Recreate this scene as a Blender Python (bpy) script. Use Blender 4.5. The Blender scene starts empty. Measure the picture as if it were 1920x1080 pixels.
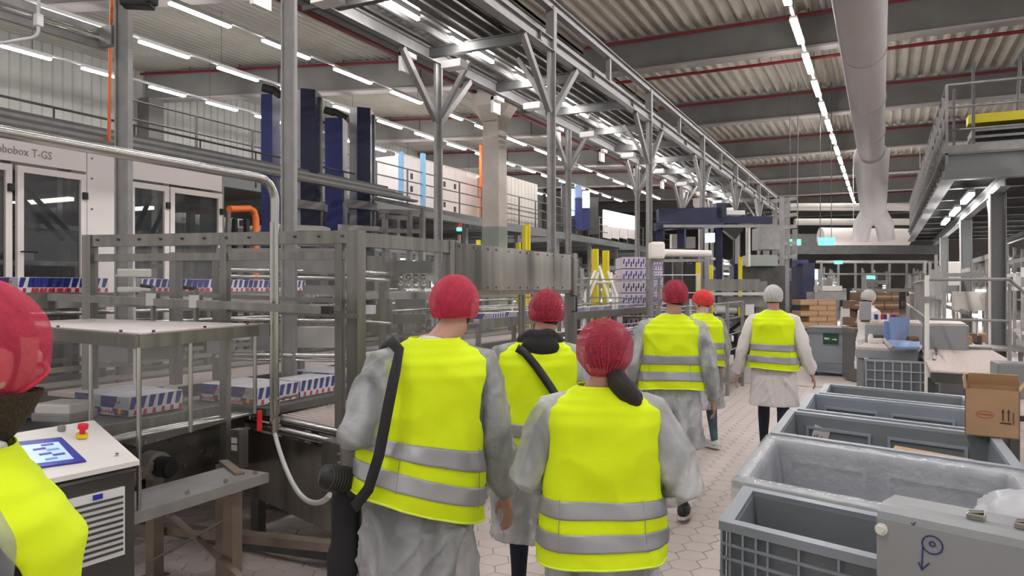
import bpy, bmesh, math, random
from mathutils import Vector, Matrix, noise
random.seed(7)
SC = bpy.context.scene
COL = SC.collection
# ---------------------------------------------------------------- camera
FPX, EYE = 1400.0, 1.72
YAW = math.atan2(695, 1400)
SN, CS = math.sin(YAW), math.cos(YAW)
cam_data = bpy.data.cameras.new('camera'); cam = bpy.data.objects.new('camera', cam_data); COL.objects.link(cam)
cam_data.sensor_width = 36; cam_data.lens = 36 * FPX / 1920; cam_data.clip_start = .05; cam_data.clip_end = 300
cam.location = (0, 0, EYE); cam.rotation_euler = (math.pi / 2, 0, YAW)
SC.camera = cam
# ---------------------------------------------------------------- world, exposure
wd = bpy.data.worlds.new('world'); SC.world = wd; wd.use_nodes = True
wd.node_tree.nodes['Background'].inputs[0].default_value = (1.0, .97, .95, 1)
wd.node_tree.nodes['Background'].inputs[1].default_value = .42
SC.view_settings.view_transform = 'Standard'; SC.view_settings.look = 'None'
SC.view_settings.gamma = 1; SC.view_settings.exposure = 0.95; SC.view_settings.use_curve_mapping = False
SC.cycles.max_bounces = 7; SC.cycles.diffuse_bounces = 3; SC.cycles.glossy_bounces = 3
SC.cycles.transparent_max_bounces = 14; SC.cycles.transmission_bounces = 4
SC.cycles.use_denoising = True; SC.cycles.caustics_reflective = False; SC.cycles.caustics_refractive = False
SC.cycles.sample_clamp_indirect = 6
LAMP_EMIT = 40.0

# ---------------------------------------------------------------- picture geometry -> world points at a real depth or plane
def P(px, py, d):
    u = (px - 960) / FPX
    return Vector((d * (-SN + u * CS), d * (CS + u * SN), EYE - (py - 540) / FPX * d))
def dZ(py, z): return (EYE - z) * FPX / (py - 540)
def PZ(px, py, z): return P(px, py, dZ(py, z))
def dX(px, x): return x / (-SN + (px - 960) / FPX * CS)
def PX(px, py, x): return P(px, py, dX(px, x))
def V(*a): return Vector(a)

# ---------------------------------------------------------------- materials
MATS = {}
def mat(name, col, rough=.5, metal=0, emit=0, alpha=1, nscale=0, namp=0, bump=0, bscale=30, stretch=(1, 1, 1), spec=.5, patch=0):
    if name in MATS: return MATS[name]
    m = bpy.data.materials.new(name); m.use_nodes = True; nt = m.node_tree; b = nt.nodes['Principled BSDF']
    b.inputs['Base Color'].default_value = (*col, 1); b.inputs['Roughness'].default_value = rough
    b.inputs['Metallic'].default_value = metal; b.inputs['Specular IOR Level'].default_value = spec
    if emit:
        b.inputs['Emission Color'].default_value = (*col, 1); b.inputs['Emission Strength'].default_value = emit
    if nscale or bump:
        tc = nt.nodes.new('ShaderNodeNewGeometry'); mp = nt.nodes.new('ShaderNodeMapping')
        nt.links.new(tc.outputs['Position'], mp.inputs[0]); mp.inputs['Scale'].default_value = stretch
    if nscale:
        n = nt.nodes.new('ShaderNodeTexNoise'); n.inputs['Scale'].default_value = nscale; n.inputs['Detail'].default_value = 5
        nt.links.new(mp.outputs[0], n.inputs[0])
        r = nt.nodes.new('ShaderNodeValToRGB')
        lo = tuple(max(0, c * (1 - namp)) for c in col); hi = tuple(min(1, c * (1 + namp)) for c in col)
        r.color_ramp.elements[0].position = .3; r.color_ramp.elements[1].position = .7
        r.color_ramp.elements[0].color = (*lo, 1); r.color_ramp.elements[1].color = (*hi, 1)
        nt.links.new(n.outputs[0], r.inputs[0]); nt.links.new(r.outputs[0], b.inputs['Base Color'])
        if metal:
            mr = nt.nodes.new('ShaderNodeMapRange'); mr.inputs[3].default_value = max(.05, rough - .12); mr.inputs[4].default_value = rough + .15
            nt.links.new(n.outputs[0], mr.inputs[0]); nt.links.new(mr.outputs[0], b.inputs['Roughness'])
    if bump:
        n2 = nt.nodes.new('ShaderNodeTexNoise'); n2.inputs['Scale'].default_value = bscale; n2.inputs['Detail'].default_value = 3
        nt.links.new(mp.outputs[0], n2.inputs[0])
        bp = nt.nodes.new('ShaderNodeBump'); bp.inputs['Strength'].default_value = bump; bp.inputs['Distance'].default_value = .01
        nt.links.new(n2.outputs[0], bp.inputs['Height']); nt.links.new(bp.outputs[0], b.inputs['Normal'])
    if alpha < 1:
        out = nt.nodes['Material Output']; mx = nt.nodes.new('ShaderNodeMixShader'); tr = nt.nodes.new('ShaderNodeBsdfTransparent')
        mx.inputs[0].default_value = alpha
        if patch:
            g = nt.nodes.new('ShaderNodeNewGeometry'); mp2 = nt.nodes.new('ShaderNodeMapping'); mp2.inputs['Scale'].default_value = (1, 1, .4); nt.links.new(g.outputs['Position'], mp2.inputs[0])
            pn_ = nt.nodes.new('ShaderNodeTexNoise'); pn_.inputs['Scale'].default_value = 5.5; pn_.inputs['Detail'].default_value = 2; pn_.inputs['Distortion'].default_value = 1.2; nt.links.new(mp2.outputs[0], pn_.inputs[0])
            pr_ = nt.nodes.new('ShaderNodeMapRange'); pr_.inputs[1].default_value = .35; pr_.inputs[2].default_value = .65; pr_.inputs[3].default_value = alpha - patch; pr_.inputs[4].default_value = min(1, alpha + patch)
            nt.links.new(pn_.outputs[0], pr_.inputs[0]); nt.links.new(pr_.outputs[0], mx.inputs[0])
        nt.links.new(tr.outputs[0], mx.inputs[1]); nt.links.new(b.outputs[0], mx.inputs[2]); nt.links.new(mx.outputs[0], out.inputs[0])
    MATS[name] = m
    return m
M = {}
ordn = ['first', 'second', 'third', 'fourth', 'fifth', 'sixth', 'seventh', 'eighth', 'ninth', 'tenth', 'eleventh', 'twelfth', 'thirteenth', 'fourteenth', 'fifteenth', 'sixteenth', 'seventeenth', 'eighteenth', 'nineteenth', 'twentieth', 'twenty-first', 'twenty-second', 'twenty-third', 'twenty-fourth']
M['steel'] = mat('brushed_stainless_steel', (.235, .222, .205), .36, .8, nscale=3, namp=.22, stretch=(5, 5, .5))
M['steel_dark'] = mat('dull_stainless_steel', (.12, .112, .10), .42, .7, nscale=4, namp=.2)
M['steel_shiny'] = mat('polished_stainless_steel', (.45, .44, .42), .2, .95, nscale=2, namp=.1)
M['sheet'] = mat('brushed_sheet_painted_reflections', (.30, .285, .255), .22, .95, nscale=3.2, namp=.62, stretch=(1, 1, .08))  # strong vertical bands paint reflections into the steel colour
M['rail_white'] = mat('white_perforated_steel', (.88, .86, .84), .5)
M['galv'] = mat('galvanized_steel', (.29, .28, .275), .5, .5, nscale=9, namp=.14)
M['galv_dark'] = mat('weathered_galvanized_steel', (.15, .148, .145), .55, .4, nscale=6, namp=.15)
M['cream'] = mat('cream_powder_coat', (.84, .765, .73), .45, nscale=1.5, namp=.03)
M['white'] = mat('white_plastic', (.76, .73, .70), .4)
M['offwhite'] = mat('off_white_paint', (.58, .55, .51), .6, nscale=2, namp=.06)
M['concrete'] = mat('painted_concrete', (.62, .55, .50), .8, nscale=2.2, namp=.1, bump=.3)
M['concrete_green'] = mat('grey_green_painted_concrete', (.33, .36, .32), .7, nscale=2, namp=.06)
M['deck'] = mat('beige_trapezoid_deck', (.50, .455, .39), .6, nscale=1.3, namp=.12)
M['beam'] = mat('grey_concrete_beam', (.17, .165, .155), .8, nscale=1.2, namp=.14, bump=.2)
M['girder'] = mat('grey_concrete_girder', (.25, .24, .23), .8, nscale=1.2, namp=.12)
M['flange'] = mat('beam_edge_painted_lit', (.42, .38, .37), .7)  # paler than the web: light on the bottom flanges put into the colour
M['deck_left'] = mat('pale_shallow_ribbed_deck', (.36, .34, .295), .6, nscale=1.3, namp=.12)
M['red'] = mat('red_sprinkler_pipe', (.20, .012, .018), .45)
M['wallp'] = mat('pale_ribbed_wall_panel', (.44, .43, .40), .6, nscale=.8, namp=.12)
M['wallp2'] = mat('cream_ribbed_wall_panel', (.66, .60, .54), .6, nscale=.8, namp=.08)
M['navy'] = mat('navy_blue_enamel', (.011, .013, .05), .38, nscale=3, namp=.3)
M['navy_light'] = mat('blue_enamel', (.024, .033, .15), .4, nscale=3, namp=.2)
M['black'] = mat('black_rubber', (.012, .012, .013), .5)
M['blackm'] = mat('matt_black_fabric', (.018, .018, .02), .85, bump=.3, bscale=60)
M['dark'] = mat('dark_machine_grey', (.06, .058, .055), .5, nscale=5, namp=.3)
M['grey'] = mat('mid_grey_paint', (.22, .225, .23), .5)
M['bin'] = mat('grey_polyethylene', (.19, .205, .225), .42, nscale=3, namp=.08)
M['bin2'] = mat('blue_grey_polyethylene', (.25, .275, .32), .42, nscale=3, namp=.08)
M['binlight'] = mat('pale_grey_polyethylene', (.33, .36, .41), .45, nscale=3, namp=.06)
M['greyplate'] = mat('grey_painted_plate', (.29, .30, .31), .38, nscale=2, namp=.05)
M['card'] = mat('brown_cardboard', (.43, .265, .15), .8, nscale=6, namp=.07)
M['card_dark'] = mat('dark_brown_cardboard', (.17, .105, .065), .8, nscale=6, namp=.1)
M['card_in'] = mat('cardboard_inside', (.50, .32, .18), .85)
M['yellow'] = mat('safety_yellow', (.75, .62, .02), .5)
M['orange'] = mat('safety_orange', (.80, .17, .03), .5)
M['lampbody'] = mat('white_luminaire_housing', (.75, .74, .74), .4)
M['lamp'] = mat('lit_led_diffuser', (1, .98, .97), .4, emit=LAMP_EMIT)
M['screen'] = mat('lit_touch_screen', (.30, .42, .85), .3, emit=.45)
M['screenb'] = mat('blue_screen_bezel', (.03, .035, .36), .35)
M['redknob'] = mat('red_plastic', (.75, .02, .03), .35)
M['green_emit'] = mat('lit_green_exit_sign', (.10, .80, .50), .4, emit=1.3)
M['white_emit'] = mat('lit_white_panel', (1, .98, .93), .4, emit=1.1)
M['blue_emit'] = mat('lit_blue_display', (.35, .55, 1.0), .4, emit=1.1)
M['belt'] = mat('pinkish_modular_belt', (.55, .46, .43), .55, nscale=60, namp=.12)
M['beltblue'] = mat('blue_guide_strip', (.05, .11, .30), .45)
M['hose'] = mat('pale_grey_hose', (.50, .50, .50), .4)
M['tile'] = mat('pinkish_floor_tile', (.62, .53, .50), .42, nscale=2.5, namp=.06)
M['grout'] = mat('grey_tile_joint', (.44, .37, .35), .75, nscale=1, namp=.1)
M['far_floor'] = mat('pale_floor_beyond_tiles', (.60, .52, .49), .45, nscale=1, namp=.06)
M['casewhite'] = mat('white_printed_shrink_case', (.70, .68, .74), .3)
M['caseblue'] = mat('blue_print', (.03, .035, .22), .3)
M['casesilver'] = mat('silver_print', (.50, .51, .56), .3, .2)
M['casered'] = mat('red_print', (.55, .02, .04), .4)
M['caseyellow'] = mat('yellow_print', (.80, .50, .02), .4)
M['lilac'] = mat('pale_lilac_wrap', (.62, .54, .66), .35)
M['ink'] = mat('dark_blue_marker_ink', (.02, .03, .16), .6)
M['inkred'] = mat('red_brown_print', (.40, .05, .03), .7)
M['inkdark'] = mat('dark_brown_print', (.05, .025, .015), .7)
M['inkgrey'] = mat('grey_lettering', (.30, .28, .30), .5)
M['deepgreen'] = mat('dark_green_sign', (.01, .10, .05), .5)
M['paleblue'] = mat('pale_blue_plastic', (.22, .32, .55), .4)
M['skyblue'] = mat('sky_blue_paint', (.25, .48, .72), .45)
M['glass'] = mat('clear_plexiglass', (.55, .55, .53), .04, alpha=.07, spec=1.0)
M['glassdark'] = mat('tinted_machine_glass', (.05, .055, .06), .04, alpha=.35, spec=1.0)
M['wood'] = mat('pale_pallet_wood', (.50, .36, .20), .8, nscale=8, namp=.15)

# ---------------------------------------------------------------- mesh builder
class MB:
    def __init__(s): s.v = []; s.f = []; s.sm = []
    def add(s, vs, fs, smooth=False):
        n = len(s.v); s.v += [Vector(v) for v in vs]; s.f += [tuple(i + n for i in f) for f in fs]; s.sm += [smooth] * len(fs); return s
    def obox(s, c, ax, ay, az):
        vs = [c + ax * i + ay * j + az * k for i in (-.5, .5) for j in (-.5, .5) for k in (-.5, .5)]
        return s.add(vs, [(0, 1, 3, 2), (4, 6, 7, 5), (0, 4, 5, 1), (2, 3, 7, 6), (0, 2, 6, 4), (1, 5, 7, 3)])
    def box(s, c, sx, sy, sz, ang=0):
        ca, sa = math.cos(ang), math.sin(ang)
        return s.obox(Vector(c), V(ca, sa, 0) * sx, V(-sa, ca, 0) * sy, V(0, 0, sz))
    def b2(s, x0, y0, z0, x1, y1, z1): return s.box(((x0 + x1) / 2, (y0 + y1) / 2, (z0 + z1) / 2), abs(x1 - x0), abs(y1 - y0), abs(z1 - z0))
    def cbox(s, c, sx, sy, sz, ang=0, ch=.01):
        """box with chamfered edges (36 faces merged into 26)"""
        bm = bmesh.new(); bmesh.ops.create_cube(bm, size=1)
        for v in bm.verts: v.co = Vector((v.co.x * sx, v.co.y * sy, v.co.z * sz))
        bmesh.ops.bevel(bm, geom=bm.edges[:], offset=ch, segments=2, profile=.6, affect='EDGES')
        R = Matrix.Rotation(ang, 3, 'Z'); c = Vector(c)
        bm.verts.index_update(); vs = [R @ v.co + c for v in bm.verts]; fs = [[v.index for v in f.verts] for f in bm.faces]; bm.free()
        return s.add(vs, fs)
    def bar(s, a, b, w, h=None, up=V(0, 0, 1)):
        a, b = Vector(a), Vector(b); h = h or w; t = (b - a); L = t.length
        if L < 1e-6: return s
        t.normalize(); x = t.cross(up)
        if x.length < 1e-3: x = t.cross(V(1, 0, 0)) if abs(t.x) < .9 else t.cross(V(0, 1, 0))
        x.normalize(); y = x.cross(t)
        return s.obox((a + b) / 2, x * w, t * L, y * h)
    def vpost(s, x, y, z0, z1, w, w2=None, ang=0): return s.box((x, y, (z0 + z1) / 2), w, w2 or w, z1 - z0, ang)
    def tube(s, pts, r, n=8, cap=True, closed=False):
        pts = [Vector(p) for p in pts]; rs = r if isinstance(r, (list, tuple)) else [r] * len(pts)
        rings = []; prev = None; N = len(pts)
        for i, p in enumerate(pts):
            if closed: t = (pts[(i + 1) % N] - pts[i - 1]).normalized()
            else: t = (pts[min(i + 1, N - 1)] - pts[max(i - 1, 0)]).normalized()
            if prev is None:
                x = t.cross(V(0, 0, 1)); x = t.cross(V(1, 0, 0)) if x.length < 1e-3 else x
            else: x = prev - t * prev.dot(t)
            x.normalize(); prev = x; y = t.cross(x)
            rings.append([p + (x * math.cos(2 * math.pi * k / n) + y * math.sin(2 * math.pi * k / n)) * rs[i] for k in range(n)])
        vs = [v for r_ in rings for v in r_]; fs = []
        for i in range(N if closed else N - 1):
            j = (i + 1) % N
            for k in range(n): fs.append((i * n + k, i * n + (k + 1) % n, j * n + (k + 1) % n, j * n + k))
        s.add(vs, fs, True)
        if cap and not closed:
            s.add(rings[0], [tuple(range(n))[::-1]]); s.add(rings[-1], [tuple(range(n))])
        return s
    def disc(s, c, ax, r, h, n=16):
        c = Vector(c); ax = Vector(ax).normalized(); return s.tube([c - ax * h / 2, c + ax * h / 2], r, n)
    def sphere(s, c, r, n=10, m=8, sc=(1, 1, 1)):
        vs = []; fs = []
        for i in range(m + 1):
            a = math.pi * i / m
            for k in range(n):
                b = 2 * math.pi * k / n
                vs.append(Vector(c) + V(math.sin(a) * math.cos(b) * r * sc[0], math.sin(a) * math.sin(b) * r * sc[1], math.cos(a) * r * sc[2]))
        for i in range(m):
            for k in range(n): fs.append((i * n + k, (i + 1) * n + k, (i + 1) * n + (k + 1) % n, i * n + (k + 1) % n))
        return s.add(vs, fs, True)
    def quad(s, a, b, c, d, th=0):
        a, b, c, d = map(Vector, (a, b, c, d))
        if not th: return s.add([a, b, c, d], [(0, 1, 2, 3)])
        n = (b - a).cross(d - a).normalized() * th
        return s.add([a, b, c, d, a - n, b - n, c - n, d - n], [(0, 1, 2, 3), (7, 6, 5, 4), (0, 4, 5, 1), (1, 5, 6, 2), (2, 6, 7, 3), (3, 7, 4, 0)])
    def prism(s, poly, d):
        poly = [Vector(p) for p in poly]; d = Vector(d); n = len(poly)
        fs = [tuple(range(n))[::-1], tuple(range(n, 2 * n))] + [(i, (i + 1) % n, n + (i + 1) % n, n + i) for i in range(n)]
        return s.add(poly + [p + d for p in poly], fs)
    def mirror_fix(s): return s

def offs(p):
    o = V(0, 0, 0)
    while p is not None: o += Vector(p.location); p = p.parent
    return o
def obj(name, mb, m, parent=None, loc=None, kind=None, label=None, cat=None, group=None):
    """link one mesh; vertices are given in world space and stored relative to the parent (or loc)"""
    if isinstance(m, str): m = M[m]
    o0 = offs(parent); L = V(0, 0, 0)
    if parent is None:
        if loc is None:
            xs = [v.x for v in mb.v]; ys = [v.y for v in mb.v]; zs = [v.z for v in mb.v]
            loc = V((min(xs) + max(xs)) / 2, (min(ys) + max(ys)) / 2, min(zs))
        L = Vector(loc)
    me = bpy.data.meshes.new(name); me.from_pydata([v - o0 - L for v in mb.v], [], mb.f)
    me.polygons.foreach_set('use_smooth', mb.sm); me.materials.append(m)
    me.validate()
    bm = bmesh.new(); bm.from_mesh(me); bmesh.ops.recalc_face_normals(bm, faces=bm.faces[:]); bm.to_mesh(me); bm.free()
    o = bpy.data.objects.new(name, me); COL.objects.link(o); o.location = L; o.parent = parent
    tagp(o, label, cat, group, kind); return o
def tagp(o, label=None, cat=None, group=None, kind=None):
    if label: o['label'] = label
    if cat: o['category'] = cat
    if group: o['group'] = group
    if kind: o['kind'] = kind
def thing(name, label, cat, loc=(0, 0, 0), group=None, kind=None):
    o = bpy.data.objects.new(name, None); COL.objects.link(o); o.location = loc; o.empty_display_size = .1
    tagp(o, label, cat, group, kind); return o
def dup(root, loc, label=None, group=None):
    r = root.copy(); COL.objects.link(r); r.location = loc
    if label: r['label'] = label
    if group: r['group'] = group
    def kids(src, dst):
        for ch in list(src.children):
            c = ch.copy(); COL.objects.link(c); c.parent = dst; kids(ch, c)
    kids(root, r); return r
def struct(name, mb, m, parent=None): return obj(name, mb, m, parent, kind='structure')
def text(name, body, size, origin, right, up, m, parent, th=.001, xs=1, end=False):
    """lettering as a real mesh lying on a surface"""
    cu = bpy.data.curves.new(name, 'FONT'); cu.body = body; cu.size = size; cu.extrude = th; cu.resolution_u = 2
    t = bpy.data.objects.new('tmp', cu); COL.objects.link(t)
    me = bpy.data.meshes.new_from_object(t); bpy.data.objects.remove(t)
    r = Vector(right).normalized(); u = Vector(up).normalized(); n = r.cross(u)
    x1 = max(v.co.x for v in me.vertices) * xs if end else 0
    mb = MB(); mb.add([Vector(origin) + r * (v.co.x * xs - x1) + u * v.co.y + n * v.co.z for v in me.vertices], [tuple(p.vertices) for p in me.polygons])
    bpy.data.meshes.remove(me)
    return obj(name, mb, m, parent)
# ================================================================ SHELL
ZD = 8.05                                   # underside of the roof deck
def corrugated(mb, x0, x1, y0, y1, z, pitch=.3, dep=.1, skew=0):
    n = int((x1 - x0) / pitch); pr = []
    for i in range(n):
        a = x0 + i * pitch
        pr += [(a, 0), (a + pitch * .22, dep), (a + pitch * .62, dep), (a + pitch * .84, 0)]
    pr.append((x0 + n * pitch, 0)); vs = []; fs = []
    for (x, h) in pr: vs += [V(x, y0, z + h), V(x, y1, z + h)]
    for i in range(len(pr) - 1): fs.append((2 * i, 2 * i + 1, 2 * i + 3, 2 * i + 2))
    mb.add(vs, fs)
fl = MB(); fl.b2(-22, -8, -.3, 14, 75, -.012); floor = struct('floor', fl, 'grout')
# hexagonal floor tiles: the nearest 300 one by one, the rest joined
def hex_verts(cx, cy, r, z0=-.012, z1=0.0, ins=.004):
    vs = []
    for zz, rr in ((z0, r), (z1 - .002, r), (z1, r - ins)):
        for k in range(6):
            a = math.pi / 3 * k; vs.append((cx + rr * math.cos(a), cy + rr * math.sin(a), zz))
    fs = []
    for l in (0, 1):
        for k in range(6): fs.append((l * 6 + k, l * 6 + (k + 1) % 6, l * 6 + 6 + (k + 1) % 6, l * 6 + 6 + k))
    fs.append((12, 13, 14, 15, 16, 17)); return vs, fs
RT = .105; cells = []
for i in range(-35, 16):
    for j in range(8, 95):
        cx = i * RT * 1.5; cy = (j + (i % 2) * .5) * RT * 1.732
        d = -SN * cx + CS * cy; u = (CS * cx + SN * cy) / max(d, .1)
        if d < 3.2 or abs(u) > .72: continue
        if cy > 14: continue
        vis = (-1.9 < cx < -.65 and d < 6.6) or (-4.2 < cx < -1.7 and d < 4.6)
        cells.append((0 if vis else 1, d, cx, cy))
cells.sort(); tv, tf = hex_verts(0, 0, RT - .003)
tme = bpy.data.meshes.new('tile'); tme.from_pydata(tv, [], tf); tme.materials.append(M['tile'])
for (_, d, cx, cy) in cells[:298]:
    o = bpy.data.objects.new('tile', tme); COL.objects.link(o); o.parent = floor
    o.location = V(cx, cy, random.uniform(-.001, .0005)) - floor.location
rest = MB()
for (_, d, cx, cy) in cells[298:]:
    a, b = hex_verts(cx, cy, RT - .003); rest.add(a, b)
obj('tile_field', rest, 'tile', floor, kind='stuff')
ff = MB(); ff.b2(-22, 14.05, -.012, 14, 75, -.002); ff.b2(2.6, -8, -.012, 14, 14.05, -.002); obj('poured_floor', ff, 'far_floor', floor)
# roof decks
c = MB(); corrugated(c, -7.2, 14, -8, 75, ZD, .30, .11); c.b2(-7.2, -8, ZD + .3, 14, 75, ZD + .34); ceil = struct('ceiling', c, 'deck')
c = MB(); corrugated(c, -19.5, -7.2, -8, 75, ZD, .2, .085); c.b2(-19.5, -8, ZD + .3, -7.2, 75, ZD + .34); obj('left_bay_deck', c, 'deck_left', ceil)
# beams across: straight in the right bay, skewed in the left
def ibeam(mb, a, b, dep, fw, tf_=.05, tw=.12):
    a, b = Vector(a), Vector(b); zt = V(0, 0, dep / 2)
    mb.bar(a + zt - V(0, 0, tf_ / 2), b + zt - V(0, 0, tf_ / 2), fw, tf_); mb.bar(a - zt + V(0, 0, tf_ / 2), b - zt + V(0, 0, tf_ / 2), fw, tf_); mb.bar(a, b, tw, dep - tf_ * 2)
BY = [3.9, 11.2, 18.4, 25.6, 32.8, 40.0, 47.2, 54.4, 61.6]
for k, y in enumerate(BY):
    t = thing('roof_beam', None, None, (3, y, 7.2), kind='structure')
    b = MB(); b.bar((-7.0, y, 7.64), (14, y, 7.64), .22, .8); obj('web', b, 'beam', t)
    b = MB(); b.bar((-7.0, y, 7.215), (14, y, 7.215), .36, .05); obj('bottom_flange', b, 'flange', t)
    t = thing('roof_beam', None, None, (-13, y - 1.5, 7.2), kind='structure')
    b = MB(); b.bar((-7.4, y + .2, 7.64), (-19.3, y - 3.5, 7.64), .22, .8); obj('web', b, 'girder', t)
    b = MB(); b.bar((-7.4, y + .2, 7.215), (-19.3, y - 3.5, 7.215), .36, .05); obj('bottom_flange', b, 'flange', t)
    for j in range(1, 3): # stiffener seams on the beam faces
        f = j / 3; q = V(-7.4, y + .2, 7.64).lerp(V(-19.3, y - 3.5, 7.64), f); b = MB(); b.box(q - V(0, .12, 0), .03, .03, .78, .3); obj('joint_strip', b, 'dark', t)
    if k >= 1:
        p = MB(); yy = y - .32 if k % 2 == 0 else y - .3
        p.tube([(-6.9, yy, 7.9), (14, yy, 7.9)], .035, 8)
        for j in range(14): p.tube([(-6 + 1.5 * j, yy, 7.9), (-6 + 1.5 * j, yy, 8.04)], .012, 5)
        obj('sprinkler_pipe', p, 'red', label='red sprinkler pipe under the deck ahead of the %s cross beam from the camera' % ordn[k - 1], cat='pipe', group='sprinkler pipes of the right bay')
        p = MB(); p.tube([(-7.5, y - .15, 7.9), (-19.2, y - 3.85, 7.9)], .035, 8)
        for j in range(8): f = j / 8; q = V(-7.5, y - .15, 7.9).lerp(V(-19.2, y - 3.85, 7.9), f); p.tube([q, q + V(0, 0, .14)], .012, 5)
        obj('sprinkler_pipe', p, 'red', label='red sprinkler pipe beside the %s left bay cross beam from the camera' % ordn[k - 1], cat='pipe', group='sprinkler pipes of the left bay')
p = MB(); p.tube([(-6.9, 18.85, 7.12), (14, 18.85, 7.12)], .04, 8); obj('sprinkler_pipe', p, 'red', label='red pipe running under the far lower edge of the nearest beam in view', cat='pipe')
g = MB(); g.b2(-7.5, -8, 5.78, -6.95, 75, 7.15); struct('girder', g, 'girder')
p = MB(); p.tube([(-7.62, -8, 5.83), (-7.62, 69.8, 5.83)], .075, 10)
for j in range(20): p.box((-7.62, j * 2.4, 5.93), .03, .05, .12)
obj('sprinkler_main', p, 'red', label='thick red sprinkler main running along the concrete girder', cat='pipe')
# concrete columns under the girder
for k, y in enumerate((13.7, 33.8, 54)):
    t = thing('concrete_column', None, None, (-7.2, y, 0), kind='structure')
    b = MB(); b.cbox((-7.2, y, 4.25), .38, .38, 2.55, 0, .02); obj('shaft', b, 'concrete', t)
    b = MB(); b.cbox((-7.2, y, 1.49), .40, .40, 2.98, 0, .02); obj('painted_base', b, 'concrete_green', t)
    b = MB(); n = [(-.19, 0), (-.42, .28), (-.42, .62), (.42, .62), (.42, .28), (.19, 0)]
    b.prism([V(-7.2 + 0, y, 0) + V(-.19, q[0], 5.15 + q[1]) for q in n], V(.38, 0, 0)); b.prism([V(-7.2, y, 0) + V(q[0], -.19, 5.14 + q[1]) for q in n], V(0, .38, 0)); obj('capital', b, 'concrete', t)
# left wall of ribbed panels with pilasters
w = MB(); vs = []; fs = []; n = 290
for i in range(n):
    y = -6 + i * .27
    for (dy, dx) in ((0, 0), (.03, -.03), (.06, 0)): vs += [V(-19.4 + dx, y + dy, 0), V(-19.4 + dx, y + dy, 8.3)]
for i in range(len(vs) // 2 - 1): fs.append((2 * i, 2 * i + 1, 2 * i + 3, 2 * i + 2))
w.add(vs, fs); w.b2(-19.9, -6, 0, -19.6, 72, 8.3); struct('wall_left', w, 'wallp')
for k in range(9):
    y = BY[k] - 3.6; b = MB(); b.b2(-19.3, y - .25, 0, -18.85, y + .25, 7.2); struct('pilaster', b, 'beam')
w = MB(); w.b2(-19.4, 70, 0, 14, 70.3, 8.3); struct('wall_far', w, 'beam')
# ================================================================ LAMPS
def lamp_row(x, z, starts, ln, label, w=.085, group=None):
    y0, y1 = min(starts) - 1, max(starts) + ln + 1
    r = MB(); r.b2(x - .03, y0, z + .06, x + .03, y1, z + .1)
    tr = obj('lighting_track', r, 'lampbody', label='slim white track carrying ' + label, cat='lighting track')
    h = MB(); y = y0 + 1
    while y < y1: h.tube([(x, y, z + .1), (x, y, min(ZD, z + 1.6))], .008, 4); y += 4.7
    obj('hanger', h, 'galv_dark', tr)
    first = None; num = 0
    for y in starts:
        dd = -SN * x + CS * (y + ln / 2); seen = dd > 1 and abs((CS * x + SN * (y + ln / 2)) / dd) < .70 and (z - EYE) / dd < .39
        lb = ('lit strip light, %s in view in ' % ordn[min(num, 23)] if seen else 'strip light out of view in ') + label
        num += seen
        if first is None:
            t = thing('strip_light', lb, 'lamp', (x, y, z), group)
            b = MB(); b.b2(x - w / 2, y, z + .015, x + w / 2, y + ln, z + .06); obj('housing', b, 'lampbody', t)
            b = MB(); b.b2(x - w / 2 + .004, y + .01, z - .02, x + w / 2 - .004, y + ln - .01, z + .015); obj('diffuser', b, 'lamp', t); first = t
        else: dup(first, (x, y, z), lb)
rng = lambda a, st, n: [a + st * i for i in range(n)]
lamp_row(-1.49, 6.72, rng(14.75 - 2.35 * 8, 2.35, 24), 1.55, 'the row beside the big duct', .13, 'strip lights over the walkway')
lamp_row(-13.5, 6.72, rng(8.2 - 2.0 * 5, 2.0, 22), 1.2, 'the middle row of the left bay', .1, 'strip lights second row')
lamp_row(-11.2, 6.72, rng(9.06 - 2.2 * 5, 2.2, 20), 1.35, 'the row beside the girder', .1, 'strip lights by the girder')
lamp_row(-16.3, 6.72, rng(9.1 - 1.75 * 5, 1.75, 22), 1.05, 'the row beside the left wall', .1, 'strip lights by the left wall')
lamp_row(-5.1, 5.02, rng(6.5 - 1.95 * 2, 1.95, 14), 1.2, 'the row under the overhead conveyor', .05, 'strip lights under the gallery')
lamp_row(5.2, 6.72, rng(-4, 2.35, 14), 1.55, 'the added unseen row above the right mezzanine', .13, 'added strip lights above the mezzanine')  # added row outside the view, there only for extra light
# ================================================================ OVERHEAD CONVEYOR GALLERY
ga = thing('overhead_conveyor', 'steel overhead conveyor gallery of long channels carried on forked posts', 'conveyor', (-4.8, 15, 4.9))
for i, (x, z) in enumerate(((-5.66, 4.98), (-4.0, 4.98))):
    b = MB()
    for dz in (-.075, .075): b.b2(x - .05, .5, z + dz - .008, x + .05, 37, z + dz + .008)
    b.b2(x - .008, .5, z - .075, x + .008, 37, z + .075); obj('side_beam', b, 'galv', ga)
b = MB()
for dz in (-.06, .06): b.b2(-4.05, .5, 5.52 + dz - .008, -3.95, 33, 5.52 + dz + .008)
b.b2(-4.01, .5, 5.46, -3.99, 33, 5.58); obj('top_rail', b, 'galv', ga)
for k in range(14):
    y = 2.2 + 2.35 * k; b = MB(); b.b2(-4.035, y - .035, 5.05, -3.965, y + .035, 5.47); obj('upright', b, 'galv', ga)
for k in range(9):
    x = -5.5 + k * .175
    b = MB(); b.b2(x - .02, .5, 5.06, x + .02, 36.5, 5.14); b.b2(x - .035, .5, 5.14, x + .035, 36.5, 5.15); obj('runner', b, 'galv' if k % 3 else 'steel_shiny', ga)
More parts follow.
